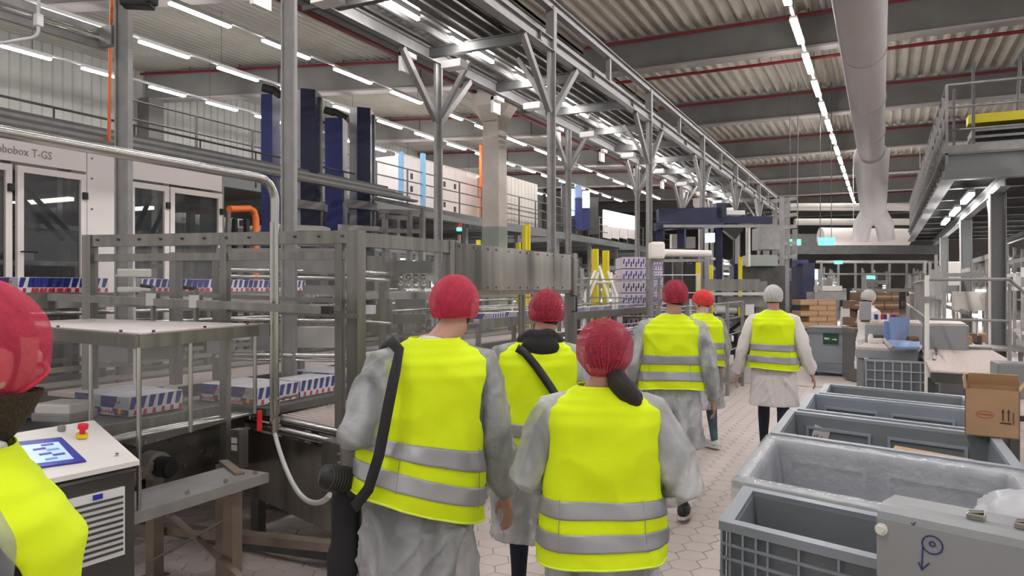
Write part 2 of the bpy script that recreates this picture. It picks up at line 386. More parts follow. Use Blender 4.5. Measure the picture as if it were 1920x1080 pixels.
for k in range(18):
    y = .8 + 2.0 * k; b = MB(); ibeam(b, (-5.72, y, 4.99), (-3.95, y, 4.99), .14, .09, .012, .012); obj('cross_beam', b, 'galv_dark', ga)
b = MB()
for k in range(230): b.tube([(-5.45, 1.0 + k * .15, 5.2), (-4.9, 1.0 + k * .15, 5.2)], .022, 5, cap=False)
obj('roller_bed', b, 'steel', ga, kind='stuff')
b = MB(); b.b2(-4.75, .5, 5.18, -4.2, 36, 5.19); b.b2(-4.75, .5, 5.19, -4.73, 36, 5.3); b.b2(-4.2, .5, 5.19, -4.18, 36, 5.3); obj('cable_tray', b, 'galv', ga)
for k in range(11):
    y = 3 + k * 2.6; b = MB(); b.b2(-5.75, y, 4.8, -5.63, y + .25, 4.86); b.b2(-5.75, y, 4.6, -5.7, y + .25, 4.86); obj('bracket', b, 'white', ga); b = MB(); b.b2(-5.4, y + .5, 4.72, -5.1, y + .7, 4.82); obj('bracket', b, 'white', ga)
b = MB()
for k in range(5):
    x = -6.5 + k * .13; b.b2(x, .5, 5.3, x + .05, 34, 5.36)
for k in range(16): b.b2(-6.6, 1 + 2.1 * k, 5.24, -5.7, 1.06 + 2.1 * k, 5.3)
obj('pipe_rack', b, 'galv_dark', ga)
for k, (dx, r) in enumerate(((-5.85, .035), (-5.95, .03), (-6.05, .025))):
    b = MB(); b.tube([(dx, .5, 5.05 + .05 * k), (dx, 33, 5.05 + .05 * k)], r, 8); obj('pipe', b, 'steel_shiny', ga)
def fork_post(x, y, lab, wdt=.12, arms=True, top=4.9):
    t = thing('forked_post', lab, 'post', (x, y, 0), 'posts of the overhead conveyor')
    b = MB(); b.vpost(x, y, .012, top, wdt, wdt * .25); b.vpost(x, y - wdt * .42, .012, top, wdt * .3, wdt * .8); obj('shaft', b, 'galv', t)
    b = MB(); b.box((x, y, .006), .28, .28, .012); obj('base_plate', b, 'galv_dark', t)
    if arms:
        for s_ in (-1, 1):
            b = MB(); b.bar((x, y + s_ * .05, 4.08), (x, y + s_ * .9, 4.88), .07, .08); obj('arm', b, 'galv', t)
        b = MB(); b.bar((x + .0, y, 4.1), (x + (.5 if x < -5 else -.5), y, 4.88), .06, .06); obj('side_arm', b, 'galv', t)
    b = MB()
    for s_ in (-1, 1):
        for q in (.86, .94): b.tube([(x, y + s_ * q, 4.8), (x, y + s_ * q, 5.1)], .008, 5)
    obj('hook_bolt', b, 'black', t)
    return t
ord_ = ['first', 'second', 'third', 'fourth', 'fifth', 'sixth', 'seventh']
for k in range(6):
    y = 9.25 + 4.7 * k
    fork_post(-5.66, y + (-.2 if k == 0 else 0), 'forked steel post on the machine side of the gallery, %s from the camera' % ord_[k])
    fork_post(-4.0, y, 'forked steel post on the walkway side of the gallery, %s from the camera' % ord_[k])
    b = MB(); b.b2(-4.06, y - .05, 4.9, -3.94, y + .05, 5.5); obj('post_top', b, 'galv', ga)
for (x, y, lab, wd_) in ((-4.2, 4.5, 'tall plain steel column in front of the blue lift masts', .095), (-5.66, 4.13, 'tall steel column standing in front of the cream packing machine', .10)):
    t = thing('steel_column', lab, 'column', (x, y, 0))
    b = MB(); b.box((x, y, 2.6), wd_, .02, 5.2, YAW); ca, sa = math.cos(YAW), math.sin(YAW)
    for s_ in (-.5, .5): b.box((x + ca * wd_ * s_, y + sa * wd_ * s_, 2.6), .014, wd_ * .8, 5.2, YAW)
    obj('shaft', b, 'galv', t); b = MB(); b.box((x, y, .006), .32, .32, .012); obj('base_plate', b, 'galv_dark', t)
# main duct with forked outlet
du = thing('air_duct', 'big pale grey round air duct hanging over the walkway, forked at its far end', 'duct', (-.25, 14, 5.1))
b = MB(); b.tube([(-.22, -2, 5.12), (-.24, 8, 5.12), (-.26, 19.6, 5.1), (-.26, 20.4, 5.08)], [.3, .3, .3, .3], 28); obj('straight_run', b, mat('pale_duct_sheet', (.44, .41, .41), .5, nscale=1, namp=.04), du)
b = MB(); b.tube([(-.26, 20.1, 5.05), (-.26, 20.8, 5.0), (-.27, 22, 4.95), (-.27, 25, 4.5), (-.27, 26.5, 4.2)], [.32, .42, .42, .40, .36], 28); obj('wide_run', b, MATS['pale_duct_sheet'], du)
for s_ in (-1, 1):
    b = MB(); b.tube([(-.27, 26.2, 4.35), (-.27 + s_ * .1, 26.5, 4.1), (-.27 + s_ * .32, 26.7, 3.75), (-.27 + s_ * .38, 26.8, 3.25)], [.3, .3, .28, .25], 20); obj('outlet_leg', b, MATS['pale_duct_sheet'], du)
for y in (8.5, 11.6, 14.7, 17.8):
    b = MB(); b.tube([(-.24, y - .015, 5.11), (-.24, y + .015, 5.11)], .306, 28); obj('seam_band', b, MATS['pale_duct_sheet'], du)
    b = MB(); b.tube([(-.24, y, 5.4), (-.24, y, 8.05)], .006, 4); obj('hanger', b, 'galv_dark', du)
# cross ducts near the hall end
b = MB(); p0, p1 = P(1538, 444, 29), P(1700, 446, 29); b.tube([p0, p1], .36, 20); obj('cross_duct', b, 'cream', label='bright white round duct running crosswise behind the exit signs', cat='duct')
for (y, d, r, x0, x1, lab) in ((386, 33, .12, 1480, 1740, 'upper'), (416, 31, .14, 1490, 1730, 'lower'), (392, 34, .08, 1480, 1740, 'thin upper')):
    b = MB(); b.tube([P(x0, y, d), P(x1, y, d)], r, 10); [b.tube([P(qx, y, d), V(*P(qx, y, d).xy, 8.03)], .015, 4) for qx in (1495, 1600, 1725)]; obj('service_pipe', b, 'offwhite', label='%s horizontal pale service pipe high up across the hall end' % lab, cat='pipe')
b = MB(); b.bar(P(1460, 468, 27), P(1760, 468, 27), .3, .3); obj('support_girder', b, 'galv_dark', label='dark steel girder spanning the walkway below the exit signs', cat='girder')
b = MB(); b.quad(P(1445, 440, 30), P(1538, 440, 30), P(1538, 464, 30), P(1445, 464, 30), .4); obj('duct_box', b, 'galv_dark', label='dark rectangular duct box left of the bright cross duct', cat='duct')
Z0 = lambda p, z: V(p.x, p.y, z)
for i, (x0, x1, y0, y1, d) in enumerate(((1477, 1500, 449, 460, 23), (1534, 1563, 446, 460, 23))):
    t = thing('exit_sign', ['green exit sign hanging over the walkway end by the robot frame', 'bright green and white exit sign under the cross duct'][i], 'sign', P((x0 + x1) / 2, y1, d))
    b = MB(); b.quad(P(x0, y0, d), P(x1, y0, d), P(x1, y1, d), P(x0, y1, d), .08); obj('lit_box', b, 'green_emit', t)
    q = MB(); m_ = (y0 + y1) / 2; xm = x0 + (x1 - x0) * .62; q.quad(P(x0 + 4, m_ - 1.5, d - .06), P(xm, m_ - 1.5, d - .06), P(xm, m_ + 1.5, d - .06), P(x0 + 4, m_ + 1.5, d - .06), .01)
    q.add([P(xm, m_ - 4, d - .06), P(xm + 5, m_, d - .06), P(xm, m_ + 4, d - .06)], [(0, 1, 2)]); obj('arrow', q, 'white_emit', t)
    b = MB(); pa, pb = P(x0 + 4, y0, d), P(x1 - 4, y0, d); b.tube([pa, Z0(pa, 8.07)], .01, 4); b.tube([pb, Z0(pb, 8.07)], .01, 4); obj('hanger', b, 'galv_dark', t)
# ================================================================ PEOPLE
M['skin'] = mat('skin', (.50, .27, .20), .5); M['skin_pale'] = mat('pale_skin', (.66, .42, .34), .5)
M['hair'] = mat('dark_hair', (.018, .012, .010), .6, bump=.8, bscale=120, stretch=(1, 1, .15))
M['beard'] = mat('brown_beard_hair', (.040, .022, .014), .8, bump=1, bscale=150)
M['trousers_navy'] = mat('navy_trousers', (.012, .016, .035), .8, bump=.3, bscale=40)
M['trousers_dark'] = mat('charcoal_trousers', (.03, .03, .035), .8, bump=.3, bscale=40)
M['trousers_grey'] = mat('grey_trousers', (.10, .11, .125), .8, bump=.3, bscale=40)
M['trousers_teal'] = mat('faded_denim', (.07, .12, .15), .8, nscale=8, namp=.3)
M['shirt'] = mat('dark_grey_shirt', (.07, .072, .08), .8)
M['coat_thin'] = mat('thin_translucent_nonwoven', (.54, .55, .57), .6, alpha=.64, patch=.30, bump=.9, bscale=22, nscale=9, namp=.10)
M['coat_grey'] = mat('greyish_nonwoven', (.43, .44, .46), .6, alpha=.66, patch=.28, bump=.9, bscale=28, nscale=6, namp=.10)
M['coat_white'] = mat('white_cotton_coat', (.74, .69, .69), .75, bump=.25, bscale=20)
M['vest'] = mat('fluorescent_yellow_vest', (.74, .92, .001), .85, bump=.22, bscale=14, nscale=3, namp=.05)
M['vest_edge'] = mat('yellow_vest_binding', (.80, 1.0, .10), .6)
M['stripe'] = mat('silver_reflective_tape', (.36, .36, .38), .35, .25, nscale=2.5, namp=.2)
M['net_red'] = mat('red_hair_net', (.74, .035, .10), .75, alpha=.56, bump=.35, bscale=90, nscale=40, namp=.14)
M['net_deep'] = mat('crimson_knit_hair_net', (.55, .03, .075), .8, alpha=.58, bump=1, bscale=160, nscale=110, namp=.22)
M['net_bright'] = mat('scarlet_hair_net', (.88, .05, .05), .7, alpha=.85, bump=.8, bscale=90, nscale=40, namp=.25)
M['net_white'] = mat('white_hair_net', (.72, .70, .70), .7, alpha=.70, bump=.8, bscale=90, nscale=60, namp=.2)
M['net_pleat'] = mat('pink_pleat_fold', (.66, .07, .13), .8)
M['band'] = mat('red_elastic', (.55, .02, .05), .7)
M['eye'] = mat('eye_white', (.75, .72, .70), .3)

def lerp_tab(tab, z):
    if z <= tab[0][0]: return tab[0][1:]
    for a, b in zip(tab, tab[1:]):
        if z <= b[0]:
            f = (z - a[0]) / (b[0] - a[0]); f = f * f * (3 - 2 * f); return tuple(p + (q - p) * f for p, q in zip(a[1:], b[1:]))
    return tab[-1][1:]
def remesh(mb, vox, smooth=4):
    me = bpy.data.meshes.new('t'); me.from_pydata(mb.v, [], mb.f); o = bpy.data.objects.new('t', me); COL.objects.link(o)
    r = o.modifiers.new('r', 'REMESH'); r.mode = 'VOXEL'; r.voxel_size = vox
    s_ = o.modifiers.new('s', 'SMOOTH'); s_.iterations = smooth; s_.factor = .5
    dg = bpy.context.evaluated_depsgraph_get(); ev = o.evaluated_get(dg); m2 = bpy.data.meshes.new_from_object(ev)
    out = MB(); out.v = [v.co.copy() for v in m2.vertices]; out.f = [tuple(p.vertices) for p in m2.polygons]; out.sm = [True] * len(out.f)
    bpy.data.objects.remove(o); bpy.data.meshes.remove(me); bpy.data.meshes.remove(m2); return out
def loft(mb, rings, n=28, pw=2.0):
    """rings: (cx, cy, z, a, b)"""
    vs = []; fs = []
    for (cx, cy, z, a, b) in rings:
        for k in range(n):
            t = 2 * math.pi * k / n; c_, s_ = math.cos(t), math.sin(t)
            vs.append(V(cx + a * math.copysign(abs(c_) ** (2 / pw), c_), cy + b * math.copysign(abs(s_) ** (2 / pw), s_), z))
    for i in range(len(rings) - 1):
        for k in range(n): fs.append((i * n + k, i * n + (k + 1) % n, (i + 1) * n + (k + 1) % n, (i + 1) * n + k))
    fs.append(tuple(range(n))[::-1]); L = len(rings) - 1; fs.append(tuple(L * n + k for k in range(n)))
    mb.add(vs, fs, True)
def hand(mb, w, d, pn, side, curl=.5, sc=1.0):
    """palm with four unequal bent fingers and a thumb from its side; w wrist, d direction, pn palm normal, side = thumb direction"""
    d = d.normalized(); pn = (pn - d * pn.dot(d)).normalized(); th = (side - d * side.dot(d) - pn * side.dot(pn)).normalized()
    mb.tube([w - d * .03, w + d * .015 * sc], [.024 * sc, .023 * sc], 8)
    L = [.072, .080, .074, .058]
    for i in range(4):
        o = th * (.028 - i * .0185) * sc; k = w + o + d * (.088 - .004 * abs(i - 1)) * sc
        mb.tube([w + o * .6, w + o * .9 + d * .045 * sc, k], [.015 * sc, .0145 * sc, .0115 * sc], 7)
        pts = [k]; dd = d.copy(); q = k.copy()
        for j, fr in enumerate((.45, .3, .25)):
            a = curl * (.5 + .45 * j); dd = (dd * math.cos(a) + pn * math.sin(a)).normalized(); q = q + dd * L[i] * fr * sc; pts.append(q.copy())
        mb.tube(pts, [.0105 * sc, .0095 * sc, .0088 * sc, .0072 * sc], 7)
    t0 = w + th * .024 * sc + d * .02 * sc; dt = (d * .75 + th * .65 + pn * .25).normalized()
    t1 = t0 + dt * .04 * sc; t2 = t1 + (d * .9 + th * .2 + pn * .35).normalized() * .032 * sc; t3 = t2 + (d + pn * .5).normalized() * .024 * sc
    mb.tube([t0, t1, t2, t3], [.016 * sc, .0125 * sc, .0105 * sc, .0085 * sc], 7)
def head_point(n, face=True):
    x, y, z = n; rx, ry, rz = .077, .098, .117
    if z < 0: rx *= 1 - .30 * (-z) ** 1.3; ry *= 1 - (.12 if y > 0 else .30) * (-z)
    p = V(x * rx, y * ry, z * rz)
    if z > 0 and y < 0: p.y *= 1.05
    g = lambda cx, cz, sx, sz: math.exp(-((x - cx) / sx) ** 2 - ((z - cz) / sz) ** 2) if y > 0 else 0
    p.y += .024 * g(0, -.16, .13, .17) + .010 * g(0, -.02, .10, .16) - .009 * (g(.36, .02, .2, .13) + g(-.36, .02, .2, .13)) + .005 * g(0, .2, .6, .12)
    p.y += .006 * g(0, -.48, .3, .09) - .004 * g(0, -.56, .3, .04) + .010 * g(0, -.8, .3, .16)
    return p
def sph(nu, nv):
    for i in range(nv + 1):
        for k in range(nu):
            a = math.pi * i / nv; b = 2 * math.pi * k / nu; yield V(math.sin(a) * math.cos(b), math.sin(a) * math.sin(b), math.cos(a))
def sph_faces(nu, nv): return [(i * nu + k, (i + 1) * nu + k, (i + 1) * nu + (k + 1) % nu, i * nu + (k + 1) % nu) for i in range(nv) for k in range(nu)]
def crease(p, f, sd):
    q = p * f + V(sd * 2, -sd, sd); q.z *= .6; return max(0, 1 - 4.2 * abs(noise.noise(q))) ** 1.5
def wrinkle(p, f, sd):
    q = p * f + V(sd, sd * 1.7, -sd); return 1 - 2 * abs(noise.noise(V(q.x, q.y, q.z * .55)))

def person(label, loc, fa, ht=1.75, lean=(0, 0), head_off=(0, 0, 0), head_yaw=0, head_pitch=0, arms=None, coat='coat_grey', vest=True, hem=.85,
           coat_hem=.5, net='net_red', net_sc=(1.12, 1.14, 1.1), net_drop=-.35, trousers='trousers_navy', skin='skin', vox=.0105, seed=1, width=1.0,
           stride=(0, 0), faces=False, ponytail=False, beard=False, shoes='black', group=None, collar=True, hood=False, gather=None, arm_w=(.52, .52), tilt=0):
    k = ht / 1.75; fa = math.radians(fa); cf, sf = math.cos(fa), math.sin(fa); loc = Vector((loc[0], loc[1], 0))
    T = lambda p: loc + V(p.x * cf - p.y * sf, p.x * sf + p.y * cf, p.z) * k
    root = thing('person', label, 'person', loc, group)
    def out(name, mb, m, lab=None, par=None, kind=None):
        mb.v = [T(v) for v in mb.v]; return obj(name, mb, m, par or root, label=lab, kind=kind)
    lx, ly = lean; cx = lambda z: lx * max(0, z - .9) / .6; cy = lambda z: ly * max(0, z - .9) / .6
    W_ = width; hc = V(cx(1.6), cy(1.6), 1.622) + Vector(head_off)
    arms = arms or {}
    # default relaxed arms: elbow, wrist relative to the body
    A = {}
    for sd in (-1, 1):
        sh = V(cx(1.4) + sd * .175 * W_, cy(1.4), 1.395)
        el, wr = arms.get(sd, (V(sd * .27, -.04, 1.12), V(sd * .30, .06, .88)))
        A[sd] = (sh, Vector(el), Vector(wr))
    # ---- body: one continuous mesh
    b = MB()
    tab = [(.84, .160, .105), (.95, .168, .118), (1.06, .145, .10), (1.2, .155, .105), (1.33, .172, .108), (1.41, .155, .09), (1.455, .085, .068), (1.50, .056, .058)]
    rings = [(cx(z), cy(z), z, a * W_, bb) for z, a, bb in tab]; loft(b, rings)
    b.tube([V(cx(1.44), cy(1.44) - .01, 1.44), hc + V(0, -.02, -.06)], [.058, .055], 16)
    for sd in (-1, 1):
        st = stride[0 if sd < 0 else 1]
        hp = V(sd * .085, 0, .90); kn = V(sd * .095, st * .5 + .02, .50 if abs(st) < .3 else .5); an = V(sd * .10, st, .085 + max(0, -st) * .12)
        b.tube([hp, hp.lerp(kn, .5), kn, kn.lerp(an, .3), kn.lerp(an, .6), an], [.098, .082, .060, .058, .048, .038], 14)
        ft = an + V(sd * .015, .13, -.05 - max(0, -st) * .12); b.tube([an + V(0, -.05, -.045), an + V(0, .03, -.035), ft], [.034, .038, .028], 10)
        sh, el, wr = A[sd]
        b.tube([sh + V(-sd * .03, 0, .01), sh.lerp(el, .3), sh.lerp(el, .7), el, el.lerp(wr, .35), wr], [.055, .050, .042, .038, .037, .026], 12)
        d = (wr - el).normalized(); inw = V(-sd, 0, 0)
        hand(b, wr + d * .02, d, inw + V(0, 0, 0), V(0, 1, .0) if abs(d.y) < .8 else V(-sd * .3, 0, 1), .5)
    hy = Matrix.Rotation(head_yaw * math.pi / 180, 3, 'Z') @ Matrix.Rotation(head_pitch * math.pi / 180, 3, 'X')
    hv = [hc + hy @ head_point(n) for n in sph(36, 30)]; b.add(hv, sph_faces(36, 30), True)
    for sd in (-1, 1):
        b.add([hc + hy @ (V(sd * .079, -.01, -.015) + V(n.x * .010, n.y * .018, n.z * .031)) for n in sph(10, 8)], sph_faces(10, 8), True)
    at_far = Vector(loc).length > 5
    rb = remesh(b, vox, 3)
    bo = out('body', rb, skin)
    me = bo.data; me.materials.append(M[trousers]); me.materials.append(M['shirt'])
    inv = V(0, 0, 0)
    for p in me.polygons:
        q = me.vertices[p.vertices[0]].co / k; q = V(q.x * cf + q.y * sf, -q.x * sf + q.y * cf, q.z)
        if q.z < .98 and abs(q.x - cx(q.z)) < .22 and min((q - A[-1][2]).length, (q - A[1][2]).length) > .16: p.material_index = 1
        elif q.z < 1.47 and (q - hc).length > .15:
            near = min((q - A[s_][2]).dot((A[s_][2] - A[s_][1]).normalized()) if (q - A[s_][2]).length < .25 else -1 for s_ in (-1, 1))
            hand_ = any((q - A[s_][2]).length < .25 and (q - A[s_][2]).dot((A[s_][2] - A[s_][1]).normalized()) > -.03 for s_ in (-1, 1))
            if not hand_: p.material_index = 2
    # ---- shoes
    for sd in (-1, 1):
        st = stride[0 if sd < 0 else 1]; an = V(sd * .10, st, .085 + max(0, -st) * .12); z0 = an.z - .085
        s_ = MB(); vs = []
        for n in sph(16, 12):
            q = V(n.x * .048, n.y * .14, n.z * .05); q.z = max(q.z, -.03); q.z *= (1.25 if q.y < 0 else .85); vs.append(V(an.x + sd * .006, an.y + .05, z0 + .05) + q)
        s_.add(vs, sph_faces(16, 12), True); so = out('shoe', s_, shoes)
        s2 = MB(); pl = [V(an.x + sd * .006 + .05 * math.cos(a), an.y + .05 + .145 * math.sin(a), z0 + .012) for a in [2 * math.pi * i / 20 for i in range(20)]]
        s2.prism(pl, V(0, 0, .022)); out('sole', s2, 'white', par=so)
    # ---- coat
    if coat:
        c_ = MB(); off = .0
        tab = [(coat_hem, .235, .185), (.72, .222, .172), (.95, .205, .155), (1.1, .188, .142), (1.25, .192, .142), (1.34, .200, .138), (1.40, .185, .118), (1.44, .135, .095), (1.475, .078, .078), (1.50, .066, .07)]
        zz = [coat_hem + (1.50 - coat_hem) * i / 26 for i in range(27)]
        loft(c_, [(cx(z), cy(z), z, lerp_tab(tab, z)[0] * W_, lerp_tab(tab, z)[1]) for z in zz], 36, 2.2)
        for sd in (-1, 1):
            sh, el, wr = A[sd]; m1 = sh.lerp(el, .5) + V(sd * .008, 0, 0)
            c_.tube([sh + V(-sd * .05, 0, .0), sh + V(sd * .01, 0, -.01), m1, el, el.lerp(wr, .5) + V(0, 0, -.012), wr], [.075, .082, .078, .070, .064, .044], 16)
        rc = remesh(c_, .013 if at_far else .009, 4)
        for i, v in enumerate(rc.v):
            # folds hang downwards from waist and shoulders, and ring the sleeves
            w1 = noise.noise(V(v.x * 5, v.y * 5, v.z * 2.2) + V(seed, 0, 0)); w2 = crease(V(v.x + .3 * v.z, v.y, v.z * .6), 5.5, seed * 3.1); w3 = crease(V(v.x - .5 * v.z, v.y, v.z * .8), 10, seed * 1.7); n = V(v.x - cx(v.z), v.y - cy(v.z), 0)
            arm = min((v - A[s_][1]).length for s_ in (-1, 1))
            if n.length > .01:
                n.normalize(); amp = .022 if v.z < .9 else .014; dsp = amp * w1 + .017 * w2 + .011 * w3 - .006
                if vest and v.z > hem - .06 and abs(v.x - cx(v.z)) < .16 * W_: dsp = -abs(dsp) * .5 - .016
                rc.v[i] = v + n * dsp
        co = out('coat', rc, coat)
        if collar:
            q = MB(); q.tube([V(cx(1.48) + .072 * math.cos(a), cy(1.48) + .072 * math.sin(a) - .004, 1.475 + .012 * math.sin(a * 2)) for a in [2 * math.pi * i / 24 for i in range(24)]], .014, 8, closed=True); out('collar', q, 'coat_white' if coat == 'coat_white' else 'lampbody', par=co)
        for sd in (-1, 1):
            sh, el, wr = A[sd]; d = (wr - el).normalized(); q = MB(); q.tube([wr - d * .016, wr + d * .010], [.040, .034], 14); out('cuff', q, coat, par=co)
    # ---- vest: a thin shell with armholes and two reflective bands
    if vest:
        vt = [(hem - .02, .222, .175), (.95, .218, .170), (1.1, .212, .163), (1.25, .212, .160), (1.34, .216, .155), (1.395, .212, .140), (1.43, .175, .120), (1.462, .125, .102), (1.485, .092, .090), (1.50, .080, .084)]
        NU, NV = 110, 74
        def vp(t, z, o=0):
            a, bb = lerp_tab(vt, z); a = a * W_ + o; bb += o; pw = 2.5; c1, s1 = math.cos(t), math.sin(t)
            flare = 1 + .05 * max(0, (hem + .25 - z)) / .25
            p = V(cx(z) + flare * a * math.copysign(abs(c1) ** (2 / pw), c1), cy(z) + flare * bb * math.copysign(abs(s1) ** (2 / pw), s1), z)
            r = V(c1, s1, 0); w1 = wrinkle(V(p.x, p.y, p.z * .5), 5, seed * 2.3); w2 = noise.noise(p * 7 + V(seed, 0, 0)); w3 = wrinkle(V(p.x * .6, p.y, p.z * 1.3), 9, seed * 5.3)
            edge = min(1, max(0, (1.47 - z) / .12)); p.z -= tilt * p.x * min(1, max(0, (1.3 - z) / .3))
            p += r * (.011 * w1 + .015 * w2 + .006 * w3 + .009 * crease(V(p.x + .4 * p.z, p.y, p.z * .7), 4.5, seed * 4.1)) * edge; p.z += .012 * math.sin(t * 2 + seed) * max(0, (hem + .3 - z)) / .3
            return p
        def armf(t, z):  # < 1 inside an armhole
            best = 9
            for tc, aw in ((0, arm_w[1]), (math.pi, arm_w[0])):
                dt = abs((t - tc + math.pi) % (2 * math.pi) - math.pi); zc = 1.26 - (aw - .52) * .07; hz = .165 + (aw - .52) * .06
                f = ((z - zc) / hz) ** 2; wd_ = aw if z > 1.2 else aw * (1 - (1.2 - z) / .25)
                best = min(best, math.sqrt(f + (dt / max(wd_, .05)) ** 2))
            return best
        def shell(z0, z1, o, nv, holes=True, th=.003):
            g = {}; m_ = MB(); keep = []
            P_ = [[(2 * math.pi * i / NU, z0 + (z1 - z0) * j / nv) for i in range(NU)] for j in range(nv + 1)]
            pts = []
            for j in range(nv + 1):
                for i in range(NU):
                    t, z = P_[j][i]
                    pts.append(vp(t, z, o))
            fs = []
            for j in range(nv):
                for i in range(NU):
                    t, z = P_[j][i]; tm = t + math.pi / NU; zm = z + (z1 - z0) / nv / 2
                    if holes and armf(tm, zm) < 1: continue
                    fs.append((j * NU + i, j * NU + (i + 1) % NU, (j + 1) * NU + (i + 1) % NU, (j + 1) * NU + i))
            m_.add(pts, fs, True); return m_
        def solid(m_, th):
            n0 = len(m_.v); me = bpy.data.meshes.new('t'); me.from_pydata(m_.v, [], m_.f); bm = bmesh.new(); bm.from_mesh(me)
            for _ in range(3):
                bv = [v for v in bm.verts if v.is_boundary and v.link_edges]
                nw = {}
                for v in bv:
                    nb = [e.other_vert(v).co for e in v.link_edges if e.is_boundary]
                    if len(nb) == 2: nw[v] = (v.co * 2 + nb[0] + nb[1]) / 4
                for v, c1 in nw.items(): v.co = c1
            bmesh.ops.delete(bm, geom=[v for v in bm.verts if not v.link_faces], context='VERTS')
            bmesh.ops.recalc_face_normals(bm, faces=bm.faces[:])
            bmesh.ops.solidify(bm, geom=bm.faces[:], thickness=th)
            bm.verts.index_update(); r = MB(); r.v = [v.co.copy() for v in bm.verts]; r.f = [tuple(v.index for v in f.verts) for f in bm.faces]; r.sm = [True] * len(r.f); bm.free(); bpy.data.meshes.remove(me); return r
        vo = out('vest', solid(shell(hem, 1.49, 0, NV), -.003), 'vest')
        for z0 in (hem + .065, hem + .185):
            out('reflective_band', solid(shell(z0, z0 + .068, .007, 8, True), -.0015), 'stripe', par=vo)
        for zz_ in (hem + .004,):
            q = MB(); q.tube([vp(2 * math.pi * i / 60, zz_, .002) for i in range(60)], .0045, 6, closed=True); out('hem_binding', q, 'vest_edge', par=vo)
        for t in (1.5 * math.pi - .62, 1.5 * math.pi + .62):   # seam creases crossing the bands
            q = MB(); q.tube([vp(t, hem + .06 + .2 * i / 6, .008) for i in range(7)], .0014, 4); out('seam', q, 'inkgrey', par=vo)
    # ---- hair, net
    hm = MB(); hvv = []
    for n in sph(28, 20):
        lim = -.55 if n.y < .1 else -.0 + n.y * .4
        nn = n.copy(); p = head_point(nn) * 1.025
        hvv.append(p)
    ff_ = [f for f in sph_faces(28, 20) if all((lambda q: q.z > (-.075 if q.y < .035 else (.035)))(hvv[i]) for i in f)]
    hm.add([hc + hy @ q for q in hvv], ff_, True); out('hair', hm, 'hair' if not beard else 'beard')
    nm = MB(); NU_, NV_ = 72, 44; nv = []; sx, sy, sz = net_sc
    gp = Vector(gather) if gather else V(.0, -.10, -.085)
    def netp(n):
        fz = 1 + .2 * max(0, n.z) * (1 - max(0, n.z)) if n.z > 0 else 1 - .42 * n.z * n.z
        return V(n.x * .077 * sx * fz, n.y * .100 * sy * fz - .006, n.z * .118 * sz * (.93 if n.z > 0 else .85) + .006)
    for n in sph(NU_, NV_):
        q = netp(n)
        rel = q - gp; ang = math.atan2(rel.x, rel.z + 1e-6); rr = rel.length
        pl = 1 - 2 * abs(noise.noise(V(ang * 3.4 + seed * 3, rr * 4, seed))); am = .0095 * min(1, rr / .04) * max(.12, 1 - rr / .19)
        q += n * (pl * am + .003 * noise.noise(q * 22 + V(seed, 0, 0)))
        nv.append(q)
    def netkeep(q):
        lim = net_drop * .118 if q.y < 0 else net_drop * .118 + (q.y / .1) * .065
        return q.z > lim
    ff_ = [f for f in sph_faces(NU_, NV_) if netkeep(sum((nv[i] for i in f), V(0, 0, 0)) / 4)]
    nm.add([hc + hy @ q for q in nv], ff_, True)
    no = out('hair_net', nm, net)
    # gathered pleat strands running up from the gather point
    if gather:
        for j in range(17):
            a0 = -1.35 + 2.7 * j / 16 + .06 * math.sin(j * 5 + seed); pts_ = []
            for i in range(8):
                r_ = .25 + (1.15 + .25 * math.sin(j * 3)) * i / 7; base_ = gp.normalized(); up_ = V(0, 0, 1); up_ = (up_ - base_ * up_.dot(base_)).normalized(); rt0 = up_.cross(base_)
                dn_ = (base_ * math.cos(r_) + (up_ * math.cos(a0) + rt0 * math.sin(a0)) * math.sin(r_)).normalized()
                q_ = netp(dn_) * 1.012; pts_.append(hc + hy @ q_)
            pts_ = [p_ for p_ in pts_ if p_.z > hc.z + net_drop * .118]
            if len(pts_) > 2: q = MB(); q.tube(pts_, [.0016 * (1 - .8 * i / len(pts_)) for i in range(len(pts_))], 5); out('pleat', q, 'net_pleat', par=no)
    # elastic rim of the net
    rim = []
    for i in range(36):
        a = 2 * math.pi * i / 36; c1, s1 = math.cos(a), math.sin(a); z = net_drop * .118 + (max(0, s1)) * .065
        dz_ = max(-.95, min(.95, (z - .006) / (.118 * sz * (.85 if z < .006 else .93)))); f = math.sqrt(1 - dz_ * dz_); rim.append(hc + hy @ netp(V(c1 * f, s1 * f, dz_)))
    q = MB(); q.tube(rim, .0045, 6, closed=True); out('elastic_rim', q, 'band' if 'white' not in net else 'white', par=no)
    if ponytail:
        q = MB(); base = hc + V(.03, -.085, -.085); q.tube([base + V(0, .02, .03), base + V(.02, -.015, -.02), base + V(.055, -.02, -.06), base + V(.085, -.01, -.105), base + V(.10, .01, -.145)], [.03, .044, .046, .032, .008], 14); q.tube([base, base + V(.05, .0, -.03), base + V(.095, .0, -.08), base + V(.12, .02, -.13)], [.02, .026, .024, .006], 10); out('ponytail', q, 'hair')
    if beard:
        q = MB(); bv = [head_point(n) * 1.16 for n in sph(30, 24)]
        ff_ = [f for f in sph_faces(30, 24) if all(bv[i].z < -.03 and bv[i].y > -.05 for i in f)]
        q.add([hc + hy @ (v + V(0, .004, -.012)) for v in bv], ff_, True); out('beard', q, 'beard')
